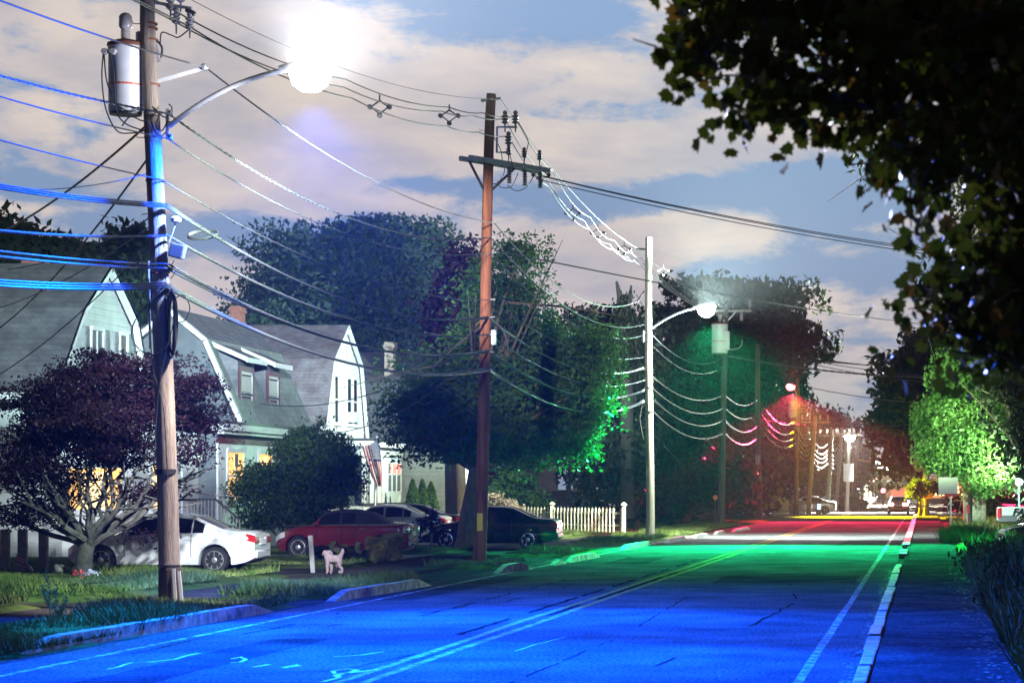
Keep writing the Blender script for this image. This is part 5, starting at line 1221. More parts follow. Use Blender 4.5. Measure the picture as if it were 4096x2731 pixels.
C = crown_points(PB([(1122, 1085, 99.8, 14, 17)]), 170, r, .12); fast_mesh('flowers', leaf_quads(C, .13, r), 4, mat('red_flower', (.75, .06, .07), .6), hb)
b = MB(); b.tube([at(1122, 1070, 100), at(1120, 1035, 100)], .012, 5); b.lathe(at(1122, 1108, 100), [(.05, -.1), (.2, .05), (.24, .18)], 10); b.build('basket', M_dkmetal, hb)
# tall weed in the left verge
wd = thing('tall_weed', (wx(118, 34.2), 34.2, .1), 'spindly seeding weed standing in the left verge', 'weed'); r = np.random.RandomState(97); b = MB(); V = []
for (px0, py0, px1, py1) in ((122, 1432, 104, 1310), (126, 1430, 130, 1345), (130, 1432, 150, 1385), (120, 1430, 142, 1400), (126, 1430, 155, 1372), (112, 1400, 95, 1345)):
    a_, c_ = at(px0, py0, 34.2), at(px1, py1, 34.2); P = [a_.lerp(c_, t)+Vector((.02*math.sin(t*5+px1), 0, 0)) for t in np.linspace(0, 1, 7)]; b.tube(P, [.008-.0009*i for i in range(7)], 4)
    for q in range(42):
        p = np.array(a_.lerp(c_, .15+.85*r.rand())); d = np.array([r.uniform(-1, 1), r.uniform(-1, 1), .5+r.rand()]); d = d/np.linalg.norm(d)*.075; s = np.array([-d[2], 0, d[0]])*.14; V += [p, p+d*.5+s, p+d, p+d*.5-s]
b.build('stem', mat('dry_stem', (.25, .27, .18), .8), wd); fast_mesh('leaves', np.array(V), 4, mat('dry_leaf', (.22, .25, .13), .8, (.35, .36, .2), 8), wd)
# rank weeds on the right bank
GR = 'rank weeds crowding the right footpath'
labs = ['nearest clump of rank weeds at the lower right picture corner', 'dark weeds leaning over the footpath, second clump from the corner', 'tall weeds on the right bank halfway to the driveway', 'weeds just before the right driveway mouth', 'tall weeds behind the others on the right bank', 'weeds at the right picture edge above the footpath']
for k, (x, Y, w, h, d) in enumerate(((2.2, 30, 1.0, .5, 3.5), (2.0, 40, .9, .7, 4), (2.2, 50, 1.1, .8, 4), (2.0, 57.5, 1.0, .7, 2.5), (4.2, 56, 1.3, 1.2, 4), (3.2, 42, 1.0, 1.1, 4))):
    r = np.random.RandomState(110+k); n = 5200
    C = crown_points([(x, Y, h*.45, w, d, h*.6)], n, r, .2, .3); C = C[C[:, 2] > .05]
    o = fast_mesh('weed_clump', leaf_quads(C, .13, r, 0, -1.0), 4, LF_ivy); tag(o, labs[k], 'weeds', GR)
for k, (x, Y, r_, lab) in enumerate(((wx(2225, 92), 92, .9, 'grass tussock beside the lit lawn on the right'), (wx(2200, 90), 88, .7, 'smaller tussock left of the lit lawn on the right'))):
    r = np.random.RandomState(130+k); n = 900; a = r.rand(n)*2*PI; q = r.rand(n)**.5*r_; B = np.stack([x+q*np.cos(a), Y+q*np.sin(a)*1.5, np.full(n, .1)], 1); tip = B+np.stack([r.normal(size=n)*.2, r.normal(size=n)*.2, .35+.35*r.rand(n)], 1); s = np.array([.02, 0, 0])
    o = fast_mesh('grass_tussock', np.stack([B-s, B+s, tip], 1).reshape(-1, 3), 3, M_grass); tag(o, lab, 'grass tuft', 'tussocks on the right bank')

# --- foreground maple branch and the vine-covered tree on the right
LEAF = np.array([(0, -.42), (.16, -.36), (.42, -.36), (.38, -.14), (.54, .08), (.36, .14), (.36, .30), (.17, .28), (0, .56), (-.17, .28), (-.36, .30), (-.36, .14), (-.54, .08), (-.38, -.14), (-.42, -.36), (-.16, -.36)])
def maple_leaves(C, size, r):
    n = len(C); s = size*(.65+.6*r.rand(n)); dn = np.stack([r.normal(size=n)*.45, r.normal(size=n)*.45, -1+.5*r.rand(n)], 1); dn /= np.linalg.norm(dn, axis=1)[:, None]
    h = r.normal(size=(n, 3)); sd = np.cross(dn, h); sd /= np.linalg.norm(sd, axis=1)[:, None]; nm = np.cross(dn, sd)
    V = C[:, None, :]+s[:, None, None]*(LEAF[None, :, 0:1]*sd[:, None, :]+LEAF[None, :, 1:2]*dn[:, None, :]+(np.abs(LEAF[None, :, 0:1])**1.3*.35)*nm[:, None, :]*np.sign(r.rand(n)-.5)[:, None, None])
    return V.reshape(-1, 3)
def twig(b, pxs, Y, r0):
    P = [at(p[0], p[1], Y+(p[2] if len(p) > 2 else 0)) for p in pxs]; Q = []
    for i in range(len(P)-1):
        for t in (0, .33, .66): Q.append(P[i].lerp(P[i+1], t))
    Q.append(P[-1]); k = len(Q); b.tube(Q, [r0*(1-.85*i/k) for i in range(k)], 6); return Q
fm = thing('maple_tree', (3.4, 13.2, 0), 'near maple whose dark blurred boughs hang into the upper right corner', 'tree')
r = np.random.RandomState(140); b = MB(); Yf2 = 12.5
b.tube([(3.4, 13.2, -.05), (3.35, 13.2, 1.5), (3.1, 13.1, 3.4), (2.6, 13, 5.2)], [.34, .28, .24, .18], 12)
boughs = [[(2500, -300), (2250, -120), (2000, -30), (1800, 30), (1640, 90), (1560, 150)], [(2480, -120), (2280, 20), (2100, 90), (1950, 150), (1830, 190), (1740, 170)], [(2500, 60), (2330, 140), (2180, 190), (2050, 250), (1900, 240)],
          [(2560, -420), (2200, -260), (1900, -140), (1680, -60), (1600, 20)], [(2560, 180), (2380, 240), (2250, 300), (2150, 380), (2090, 470)], [(2520, 330), (2400, 420), (2300, 560), (2230, 680), (2170, 730)], [(2500, 500), (2400, 620), (2320, 740), (2270, 820)]]
CL = []
for q in boughs:
    Q = twig(b, q, Yf2+r.uniform(-.8, .8), .05)
    for i, p in enumerate(Q):
        if i < 2: continue
        for k in range(5):
            e = p+Vector(r.normal(size=3)*np.array([.20, .35, .14])); b.tube([p, p.lerp(e, .5)+Vector((0, 0, .03)), e], [.008, .006, .003], 4); CL.append((e, i/len(Q)))
b.build('trunk', M_bark, fm, smooth=True)
cl = np.array([list(c[0]) for c in CL]); m_ = 4200; C = cl[r.randint(0, len(cl), m_)]+r.normal(size=(m_, 3))*np.array([.085, .2, .075])
# masses in the corner itself
mass = PB([(2200, 60, 13, 260, 120), (2330, 200, 13, 180, 130), (1960, 20, 12.6, 190, 70), (2380, 420, 13, 130, 180), (2300, 300, 13.4, 150, 120), (1690, 30, 12.4, 70, 45), (2330, 620, 13.2, 110, 110), (2290, 760, 13, 90, 70), (2360, 700, 13, 80, 160)], .8)
C2 = crown_points(mass, 5600, r, .13, .1, 1, 9); C = np.concatenate([C, C2]); C = C[(C[:, 0]-.9*np.clip(C[:, 2]-4.3, -9, 0)*0) > -1.36+.9*np.clip(3.75-C[:, 2], 0, 9)]
fast_mesh('crown', maple_leaves(C, .088, r), 16, [LF_fg, leafmat('leaves_turning', (.08, .04, .006), (.11, .065, .009), 5, .3)], fm, mi=(r.rand(len(C)) < .07).astype(int))
# vine tree with finer leaves behind it
vt = thing('vine_covered_tree', (5.0, 34, 0), 'fine leaved vine covered tree along the right edge behind the near maple', 'tree'); r = np.random.RandomState(150); b = MB()
b.tube([(5.0, 34, -.05), (4.8, 34, 3), (4.4, 34, 6), (3.2, 34, 8)], [.35, .28, .2, .1], 10)
vb = PB([(2250, 380, 34, 80, 100), (2310, 520, 34, 90, 110), (2120, 330, 33, 60, 60), (2060, 260, 33, 60, 50), (2230, 470, 33, 60, 60), (2160, 620, 32, 55, 40), (2250, 640, 33, 90, 50), (2340, 300, 35, 120, 160), (2250, 230, 34, 120, 90), (2330, 720, 34, 90, 110), (2000, 375, 33, 45, 22), (2270, 760, 33, 70, 60)])
for bl in vb:
    for q in range(6): e = Vector(bl[:3])+Vector(r.normal(size=3))*bl[3]*.6; s = Vector((4.4, 34, 6)).lerp(Vector((3.2, 34, 8)), r.rand()); m1 = s.lerp(e, .55)+Vector((0, 0, .3)); b.tube([s, m1, e, e+Vector(r.normal(size=3))*.3], [.03, .018, .009, .004], 5)
b.build('trunk', M_bark, vt, smooth=True)
C = crown_points(vb, 15000, r, .16, .2, 1, 14); fast_mesh('crown', leaf_quads(C, .10, r, 0, .8), 4, LF_ivy, vt)
# ---------------------------------------------------------------- vehicles
def paint(name, c, rough=.25, metal=.0): return mat(name, c, rough, metal=metal, coat=.9)
def smooth_curve(cp, t, k):
    x = np.array([c[0] for c in cp]); y = np.array([c[1] for c in cp]); v = np.interp(t, x, y)
    if k > 1:
        pad = np.concatenate([np.full(k, v[0]), v, np.full(k, v[-1])]); ker = np.hanning(k+2)[1:-1]; ker /= ker.sum(); v = np.convolve(pad, ker, 'same')[k:-k]
    return v
SEDAN = dict(top=[(0, .62), (.015, .70), (.06, .78), (.15, .86), (.26, .95), (.41, 1.40), (.50, 1.465), (.60, 1.455), (.68, 1.40), (.835, 1.08), (.90, 1.05), (.97, 1.03), (1, .96)],
             belt=[(0, .58), (.03, .66), (.15, .80), (.27, .88), (.60, .93), (.85, .965), (.97, .95), (1, .90)],
             wid=[(0, .60), (.02, .72), (.07, .81), (.16, .87), (.4, .885), (.75, .885), (.90, .85), (.975, .78), (1, .70)], bot=[(0, .34), (.04, .22), (.10, .19), (.9, .20), (.96, .26), (1, .36)],
             glass=[(.335, .515), (.53, .665), (.672, .735)], ws=(.275, .41), rg=(.685, .835), wheels=(.19, .795), R=.325, pillars=True)
def car(name, loc, rz, L, label, body, spec=SEDAN, W=1.0, H=1.0, rim_spokes=10, group=None, soft_top=None, tails=True, rim_mat=None, detail=True, trim=None):
    """local axes: x = 0 at the nose .. L at the tail, y across, z up"""
    root = thing(name, loc, label, 'car', group, rz)
    n = 121; t = np.linspace(0, 1, n); k = 5
    top = smooth_curve(spec['top'], t, k)*H; belt = smooth_curve(spec['belt'], t, k)*H; w = smooth_curve(spec['wid'], t, k)*W; bot = smooth_curve(spec['bot'], t, 3)
    belt = np.minimum(belt, top-.015)
    rows = []; Rw = spec['R']; wx_ = [q*L for q in spec['wheels']]
    for i in range(n):
        x = t[i]*L; zb = bot[i]
        for q in wx_:
            d = abs(x-q); Ra = Rw+.055
            if d < Ra: zb = max(zb, Rw+math.sqrt(Ra*Ra-d*d)-.02)
        cab = max(0, min(1, (top[i]-belt[i])/(.46*H))); zs = belt[i]; wi = w[i]
        wr = wi*(.90-.23*cab); zg = belt[i]+(top[i]-belt[i])*(.55+.33*cab)
        zb = min(zb, zs-.1)
        zm = max(zb+.02, .48*zs+.10)
        sec = [(0, zb), (wi*.80, zb), (wi*.965, zb+.015), (wi*.995, max(zb+.03, .40)), (wi*1.0, max(zb+.05, .56)), (wi*.998, max(zb+.06, zs-.16)), (wi*.985, zs-.05), (wi*.945, zs)]
        Fp = sec[-1]; Gp = (wr, zg)
        for f_ in (.10, .90): sec.append((Fp[0]+(Gp[0]-Fp[0])*f_, Fp[1]+(Gp[1]-Fp[1])*f_))
        sec += [Gp, (wr*.9, zg+(top[i]-zg)*.55), (wr*.62, zg+(top[i]-zg)*.9), (0, top[i]+.004)]
        rows.append(sec)
    m = len(rows[0]); P = np.zeros((n, 2*m-1, 3))
    for i in range(n):
        for j, (yy, zz) in enumerate(rows[i]):
            P[i, m-1+ (m-1-j) if False else j] = (t[i]*L, -yy, zz)
            P[i, 2*m-2-j] = (t[i]*L, yy, zz)
    NR = 2*m-1
    body_b = MB(); glass_b = MB(); soft_b = MB(); idx = {}
    body_b.add(P.reshape(-1, 3).tolist(), [])
    gl = []; sf = []
    def J(j): return j if j < m else 2*m-2-j   # section row of strip j
    for i in range(n-1):
        tm = (t[i]+t[i+1])/2
        for j in range(NR-1):
            jj = min(J(j), J(j+1)); q = (i*NR+j, (i+1)*NR+j, (i+1)*NR+j+1, i*NR+j+1)
            isg = False
            if jj == 8: isg = any(a < tm < c for a, c in spec['glass'])
            if jj >= 11: isg = spec['ws'][0] < tm < spec['ws'][1] or (spec['rg'] and spec['rg'][0] < tm < spec['rg'][1])
            if jj == 8 and isg and min(top[i]-belt[i], top[i+1]-belt[i+1]) < .13: isg = False
            if isg: gl.append(q)
            elif soft_top and jj >= 7 and soft_top[0] < tm < soft_top[1]: sf.append(q)
            else: body_b.f.append(list(q)); body_b.mi.append(0)
    body_b.f.append([j for j in range(NR)][::-1]); body_b.mi.append(0); body_b.f.append([(n-1)*NR+j for j in range(NR)]); body_b.mi.append(0)
    flat = P.reshape(-1, 3)
    def sub(b, quads, push=0):
        mp = {}; vs = []
        for q in quads:
            for v in q:
                if v not in mp:
                    mp[v] = len(vs); p = flat[v].copy()
                    if push:
                        i, j = divmod(v, NR); du = flat[min(i+1, n-1)*NR+j]-flat[max(i-1, 0)*NR+j]; dv = flat[i*NR+min(j+1, NR-1)]-flat[i*NR+max(j-1, 0)]
                        nn = np.cross(du, dv); ln = np.linalg.norm(nn); p = p+(nn/ln*push*(1 if (nn@(p-np.array([L/2, 0, .6]))) > 0 else -1) if ln > 1e-9 else 0)
                    vs.append(p.tolist())
        b.add(vs, [tuple(mp[v] for v in q) for q in quads])
    bo = body_b.build('body', body, root, smooth=True, local=True)
    sub(glass_b, gl); g = glass_b.build('windows', M_carglass, root, smooth=True, local=True)
    if soft_top: sub(soft_b, sf); soft_b.build('soft_top', M_black, root, smooth=True, local=True)
    def patch(nm, t0, t1, jr, mm, push=.008, sides=(0, 1)):
        qs = []
        for i in range(n-1):
            tm = (t[i]+t[i+1])/2
            if t0 <= tm <= t1:
                for j in range(NR-1):
                    jj = min(J(j), J(j+1)); sd = 0 if j < m-1 else 1
                    if jr[0] <= jj <= jr[1] and sd in sides: qs.append((i*NR+j, (i+1)*NR+j, (i+1)*NR+j+1, i*NR+j+1))
        if qs: b = MB(); sub(b, qs, push); return b.build(nm, mm, root, smooth=True, local=True)
    if tails:
        for s in (0, 1):
            patch('tail_light', .955, .999, (5, 6), M_lamp_red, .012, (s,)); patch('headlight', .0, .075, (5, 6), M_lamp_clear, .012, (s,))
        for s in (-1, 1):
            b = MB(); b.cbox((L+.004, s*w[-1]*.72, belt[-1]-.10), (.03, w[-1]*.5, .15)); b.build('tail_light', M_lamp_red, root, local=True, bevel=.01)
            b = MB(); b.cbox((L+.006, s*w[-1]*.40, belt[-1]-.10), (.03, w[-1]*.2, .12)); b.build('reversing_light', M_lamp_clear, root, local=True, bevel=.01)
    if detail:
        b = MB(); b.cbox((L+.01, 0, belt[-1]-.15), (.03, .52, .13)); b.build('number_plate', M_plate, root, local=True)
        b = MB(); b.cbox((L-.02, 0, .46), (.12, w[-1]*1.7, .22)); b.build('bumper', body, root, smooth=True, local=True, bevel=.05)
        for s in (-1, 1):
            for tt in (.475, .66): b = MB(); i = int(tt*(n-1)); b.cbox((tt*L, s*(w[i]+.008), belt[i]-.11), (.17, .03, .03)); b.build('door_handle', trim or body, root, local=True, bevel=.008)
            b = MB(); i = int(.325*(n-1)); b.cbox((.325*L, s*(w[i]+.07), belt[i]+.06), (.13, .17, .12)); b.build('wing_mirror', body, root, smooth=True, local=True, bevel=.04)
            for tt in (.318, .505, .672 if spec['pillars'] else .6):
                i = int(tt*(n-1)); b = MB(); pts = [(tt*L+dx, s*(yy+.003), zz) for (yy, zz), dx in zip(rows[i][3:8], (0, 0, 0, 0, 0))]; b.tube(pts, .009, 4); b.build('door_gap', M_black, root, local=True)
    for q in wx_:
        for s in (-1, 1):
            i = int(q/L*(n-1)); yo = s*(w[i]-.015); yi = s*(w[i]-.22); c = (q, 0, Rw)
            b = MB(); b.lathe((q, 0, Rw), [(Rw*.62, yo), (Rw*.93, yo), (Rw, yo-s*.03), (Rw, yi), (Rw*.6, yi)], 30, 'y'); wh = b.build('wheel', M_tyre, root, smooth=True, local=True)
            b = MB(); b.lathe((q, 0, Rw), [(Rw*.66, yo-s*.015), (Rw*.70, yo+s*.004), (Rw*.66, yo+s*.006), (Rw*.62, yo-s*.03)], 30, 'y')
            for a_ in range(rim_spokes):
                a = 2*PI*a_/rim_spokes+.2; d = Vector((math.cos(a), 0, math.sin(a))); b.beam(Vector((q, yo-s*.02, Rw))+d*Rw*.08, Vector((q, yo-s*.012, Rw))+d*Rw*.67, .028, Rw*1.05/rim_spokes)
            b.lathe((q, 0, Rw), [(.07, yo-s*.03), (.07, yo), (.03, yo+s*.01)], 14, 'y'); rm = b.build('rim', rim_mat or M_rim, wh, local=True)
            b = MB(); b.lathe((q, 0, Rw), [(Rw*.64, yo-s*.06), (.05, yo-s*.06)], 24, 'y'); b.build('brake_disc', M_dkmetal, wh, local=True)
    return root
P_white = paint('white_car_paint', (.72, .73, .74)); P_red = paint('dark_red_paint', (.13, .005, .011)); P_grey = paint('grey_car_paint', (.38, .38, .39), .35, .2)
P_black = paint('black_car_paint', (.006, .006, .007), .12); P_silver = paint('silver_car_paint', (.42, .43, .44), .3, .5)
def park(px_tail, py_base, Y, L): return (wx(px_tail, Y)-L, Y+.9, 0.0)
w_ = car('parked_car', (-16.25-4.55, 59.4, .0), 0, 4.55, 'white saloon car parked behind the nearest utility pole', P_white, rim_spokes=9, group='cars parked on the driveways')
MINI = dict(top=[(0, .66), (.02, .76), (.08, .87), (.22, .97), (.27, 1.0), (.36, 1.36), (.46, 1.44), (.58, 1.44), (.70, 1.34), (.83, 1.06), (.92, 1.02), (.98, 1.0), (1, .90)],
            belt=[(0, .62), (.03, .72), (.2, .92), (.27, .95), (.8, .99), (.97, .96), (1, .86)], wid=[(0, .62), (.03, .76), (.10, .83), (.3, .86), (.8, .86), (.94, .82), (1, .68)],
            bot=[(0, .32), (.05, .2), (.95, .2), (1, .34)], glass=[(.335, .48), (.50, .60)], ws=(.275, .365), rg=None, wheels=(.175, .80), R=.315, pillars=False)
rc = car('parked_car', (wx(940, 72)-3.95, 72.6, 0), 0, 3.95, 'dark red convertible with a black fabric roof and chrome trimmed lights', P_red, MINI, rim_spokes=16, group='cars parked on the driveways', soft_top=(.34, .86), trim=M_chrome)
for s in (-1, 1):
    b = MB(); b.lathe((3.9, s*.70, .83), [(.10, -.04), (.13, 0), (.12, .07), (.03, .09)], 14, 'x'); b.build('chrome_ring', M_chrome, rc, smooth=True, local=True)
    b = MB(); b.cbox((3.86, s*.83, .83), (.1, .03, .2)); b.build('chrome_ring', M_chrome, rc, local=True, bevel=.02)
b = MB(); b.beam((.25, -.875, .955), (3.7, -.875, .985), .012, .025); b.build('belt_strip', M_chrome, rc, local=True)
b = MB(); b.cbox((3.93, 0, .42), (.1, 1.3, .12)); b.build('bumper_bar', M_chrome, rc, local=True, bevel=.03)
car('parked_car', (wx(1016, 92)-4.85, 93.2, 0), 0, 4.85, 'grey saloon car parked past the red convertible, behind the thin sapling', P_grey, rim_spokes=7, group='cars parked on the driveways')
bc = car('parked_car', (wx(1276, 82)-4.6, 82.9, 0), 0, 4.6, 'black saloon car behind the reddish pole and street maple', P_black, rim_spokes=6, group='cars parked on the driveways')
b = MB(); b.beam((3.85, -.9, .5), (4.35, -.86, .52), .02, .035); b.build('chrome_strip', M_chrome, bc, local=True)
car('parked_car', (wx(1062, 96)-4.5, 96.3, 0), 0, 4.5, 'dark car showing its sloping roof between the grey saloon and the black one', paint('charcoal_paint', (.015, .015, .017)), group='cars parked on the driveways', detail=False)
car('parked_car', (wx(1428, 148)-4.6, 148.5, 0), 0, 4.6, 'pale silver car on the driveway beyond the picket fence', P_silver, group='cars parked on the driveways', detail=False)
# far traffic
fc_ = car('far_car', (wx(2063, 192), 196.5, 0), R(-90), 4.4, 'red car driving away with blazing tail lights at the far crossing', P_red, group='far traffic')
for s in (-1, 1): b = MB(); b.cbox((4.43, s*.58, .82), (.05, .42, .22)); b.build('lit_tail_light', emat('tail_glow', (1, .35, .3), 14), fc_, local=True)
on = car('far_car', (wx(2098, 250), 250, 0), R(90), 4.4, 'oncoming pale car with dazzling headlights beyond the far crossing', P_silver, group='far traffic')
for s in (-1, 1): b = MB(); b.cbox((-.02, s*.6, .7), (.06, .4, .22)); b.build('lit_headlight', emat('head_glow', (1, .97, .88), 45), on, local=True)
on2 = car('far_car', (wx(1998, 330), 330, 0), R(90), 4.4, 'second oncoming car, farther and left of the dazzling one', P_silver, group='far traffic')
for s in (-1, 1): b = MB(); b.cbox((-.02, s*.6, .7), (.06, .4, .22)); b.build('lit_headlight', emat('head_glow', (1, .97, .88), 45), on2, local=True)
for px, by, lab, pm in ((1852, 1180, 'pale car parked under the leaning tan far pole', P_silver), (1906, 1172, 'white car parked right of the green far pole', P_white), (1935, 1172, 'dark car parked beside the far pale poles', P_black)):
    Y = F*CAMZ/(by-HY); car('far_car', (wx(px, Y)-2, Y, 0), R(0 if px < 1900 else 20), 4.4, lab, pm, group='cars parked by the far poles', detail=False)
car('parked_car', (wx(2170, 205), 205, 0), 0, 4.4, 'pale car parked right of the orange board pole', P_white, detail=False)

# pickup on the right, tail towards the road
def pickup():
    root = thing('pickup_truck', (wx(2291, 105), 105, .05), 'white pickup truck with dark slanted letters on its bed, cut by the right picture edge', 'pickup truck'); L = 5.4
    def lb(y0=-.95, y1=.95): return MB()
    prof = [(0, .62), (0, 1.22), (1.75, 1.22), (1.85, 1.28), (2.0, 1.84), (3.3, 1.86), (3.9, 1.25), (5.1, 1.12), (5.35, .95), (5.38, .55), (4.75, .5), (4.62, .78), (4.3, .92), (3.98, .78), (3.85, .48), (1.75, .5), (1.6, .80), (1.28, .94), (.96, .80), (.82, .56)]
    b = MB(); b.prism(prof, -.95, .95, 'y'); b.build('body', P_white, root, local=True, bevel=.05)
    b = MB(); b.box(.10, 1.70, -.85, .85, 1.221, 1.224); b.build('bed', M_black, root, local=True)
    b = MB(); b.prism([(2.1, 1.3), (2.2, 1.76), (3.2, 1.78), (3.6, 1.3)], -.958, .958, 'y'); b.build('windows', M_carglass, root, local=True)
    b = MB(); b.box(-.004, .9, -.958, -.95, .50, .66); b.box(-.14, .02, -.9, .9, .44, .64); b.build('bumper', M_chrome, root, local=True, bevel=.02)
    b = MB(); b.box(.0, .8, -.962, -.953, .60, .86); b.build('lower_panel', mat('grey_panel', (.16, .17, .18), .4), root, local=True)
    for s in (-1, 1): b = MB(); b.cbox((.06, s*.945, .96), (.17, .06, .46)); b.build('tail_light', mat('tail_red_bright', (.65, .03, .05), .15, coat=1), root, local=True, bevel=.03)
    b = MB(); b.box(-.02, 0, -.7, .7, .66, 1.18); b.build('tailgate', P_white, root, local=True)
    for x in (1.28, 4.3):
        for s in (-1, 1):
            b = MB(); b.lathe((x, 0, .38), [(.24, s*.93), (.35, s*.94), (.38, s*.90), (.38, s*.7), (.2, s*.7)], 24, 'y'); wv = b.build('wheel', M_tyre, root, smooth=True, local=True)
            b = MB(); b.lathe((x, 0, .38), [(.24, s*.90), (.23, s*.93), (.05, s*.95)], 20, 'y'); b.build('rim', M_rim, wv, smooth=True, local=True)
    # lettering along the bed: heavy slanted capitals
    fc = bpy.data.curves.new('lettering', 'FONT'); fc.body = 'FAS'; fc.size = .42; fc.extrude = .004; fc.shear = .35; fc.offset = .014; fc.space_character = 1.0
    fo = bpy.data.objects.new('lettering', fc); COL.objects.link(fo); fo.parent = root; fo.location = (.60, -.965, .86); fo.rotation_euler = (R(90), 0, 0)
    for i_, ch in enumerate('FAS'):
        fc.body_format[i_].use_small_caps = i_ > 0
    fc.small_caps_scale = .74; bpy.context.view_layer.update()
    lm = bpy.data.meshes.new_from_object(fo.evaluated_get(bpy.context.evaluated_depsgraph_get())); lm.materials.clear(); lm.materials.append(mat('dark_lettering', (.012, .012, .016), .5))
    lo = bpy.data.objects.new('lettering_mesh', lm); COL.objects.link(lo); lo.parent = root; lo.location = fo.location; lo.rotation_euler = fo.rotation_euler; bpy.data.objects.remove(fo); lo.name = 'lettering'; return root
pickup()
dcar = car('parked_car', (wx(2299, 80), 80.2, .0), R(12), 4.5, 'dark blue black car nosing in at the right picture edge', paint('midnight_paint', (.008, .010, .022), .12))
b = MB(); b.cbox((.16, -.70, .66), (.16, .1, .05)); b.build('indicator', M_lamp_amber, dcar, local=True)

# ---------------------------------------------------------------- right-hand street things
sg = thing('notice_sign', (wx(2183, 118), 118, 0), 'white notice board with a red stripe on a thin post by the bright tree', 'sign')
b = MB(); b.tube([(wx(2183, 118), 118, 0), (wx(2183, 118), 118, 2.6)], .045, 8); b.build('post', M_galv, sg)
b = MB(); c = at(2178, 1116, 117.9); b.cbox(c, (.95, .04, .85)); b.build('board', M_trim, sg, bevel=.01)
b = MB(); b.cbox(at(2184, 1136, 117.85), (.6, .03, .13)); b.build('stripe', mat('sign_red', (.6, .06, .08), .5), sg)
mp_ = thing('marker_post', (wx(2228, 112), 112, .1), 'dark post with a red reflector in front of the pale trunks', 'post')
b = MB(); b.tube([(wx(2228, 112), 112, .0), (wx(2228, 112), 112, 1.9)], .11, 10); b.build('post', M_pole_dark, mp_, smooth=True); b = MB(); b.cbox((wx(2226, 112)-.05, 111.86, 1.12), (.14, .03, .4)); b.build('reflector', mat('sign_red', (.6, .06, .08), .5), mp_)
gl_ = thing('lamp_post', (wx(2341, 119), 119, .1), 'slim lamp post with a glowing white lantern at the right picture edge', 'lamp post')
LG = at(2341, 1108, 119)
b = MB(); b.tube([(LG.x, 119, .1), (LG.x, 119, LG.z-.15)], .05, 8); b.build('post', mat('blue_post', (.15, .25, .4), .5), gl_); b = MB(); b.lathe(LG, [(.05, -.16), (.17, -.05), (.19, .05), (.1, .2), (.02, .22)], 14); b.build('lantern', emat('lantern_glow', (.75, .9, 1.0), 12), gl_, smooth=True)
# crossing signals
ts = thing('traffic_signal', (wx(2028, 262), 262, 0), 'traffic signal showing red above a diamond sign at the far crossing', 'traffic light')
b = MB(); b.tube([(wx(2028, 262), 262, 0), at(2028, 1126, 262)], .09, 8); b.build('post', M_dkmetal, ts); b = MB(); b.cbox(at(2028, 1131, 262), (.42, .3, 1.05)); b.build('signal_head', M_dkmetal, ts, bevel=.04)
b = MB(); b.lathe(at(2028, 1126, 261.8), [(.26, 0), (.2, -.06), (.02, -.08)], 14, 'y'); b.build('red_light', emat('signal_red', (1, .12, .16), 12), ts)
b = MB(); c = at(2028, 1143, 261.8); b.prism([(c.x-.42, c.z), (c.x, c.z+.42), (c.x+.42, c.z), (c.x, c.z-.42)], 261.75, 261.8, 'y'); b.build('diamond_sign', mat('pale_sign', (.55, .42, .36), .6), ts)
ts2 = thing('pedestrian_signal', (wx(2010, 268), 268, 0), 'yellow signal box on a thin post left of the red traffic light', 'traffic light'); b = MB(); b.tube([(wx(2010, 268), 268, 0), at(2011, 1112, 268)], .06, 6); b.build('post', M_dkmetal, ts2)
b = MB(); b.cbox(at(2011, 1118, 268), (.4, .3, .6)); b.build('signal_head', mat('signal_yellow', (.6, .4, .02), .5), ts2)
bl_ = thing('brick_building', (wx(2068, 520), 520, 0), 'plain red brick building closing the far end of the road', 'building')
b = MB(); b.box(wx(2034, 520), wx(2099, 520), 520, 535, 0, wz(1110, 520)); b.build('wall', mat('far_brick', (.42, .12, .09), .8, (.5, .16, .12), 1), bl_); b = MB(); b.box(wx(2033, 520), wx(2100, 520), 519.8, 535, wz(1110, 520), wz(1107, 520)); b.build('parapet', M_concrete, bl_)
bl2 = thing('lit_building', (wx(2160, 540), 540, 0), 'low warm lit building right of the brick one at the far crossing', 'building')
b = MB(); b.box(wx(2102, 540), wx(2230, 540), 540, 552, 0, 3.6); b.build('wall', mat('tan_render', (.45, .33, .18), .8), bl2); b = MB()
for k in range(7): b.box(wx(2106+k*17, 540), wx(2117+k*17, 540), 539.9, 539.98, .6, 2.6)
b.build('shopfront', emat('shop_glow', (1, .55, .18), 5), bl2)
# blue lit panel (meter) and small board among the far poles
bb = thing('bus_stop_post', (wx(1880, 188), 188, 0), 'dark short post with a glowing blue panel by the far poles', 'post'); b = MB(); b.tube([(wx(1880, 188), 188, 0), at(1880, 1156, 188)], .2, 10); b.build('post', M_pole_dark, bb); b = MB(); b.cbox(at(1881, 1163, 187.7), (.26, .08, .4)); b.build('panel', emat('blue_panel', (.25, .65, 1), 4), bb)
bs = thing('lit_shop_sign', (wx(1975, 300), 300, 0), 'small glowing blue white shop sign behind the far pair of poles', 'sign'); b = MB(); b.tube([(wx(1975, 300), 300.2, 0), at(1975, 1126, 300.2)], .12, 8); b.build('post', M_dkmetal, bs); b = MB(); b.cbox(at(1975, 1116, 300), (1.5, .25, .8)); b.build('panel', emat('shop_sign_glow', (.6, .75, 1), 5), bs, bevel=.05)
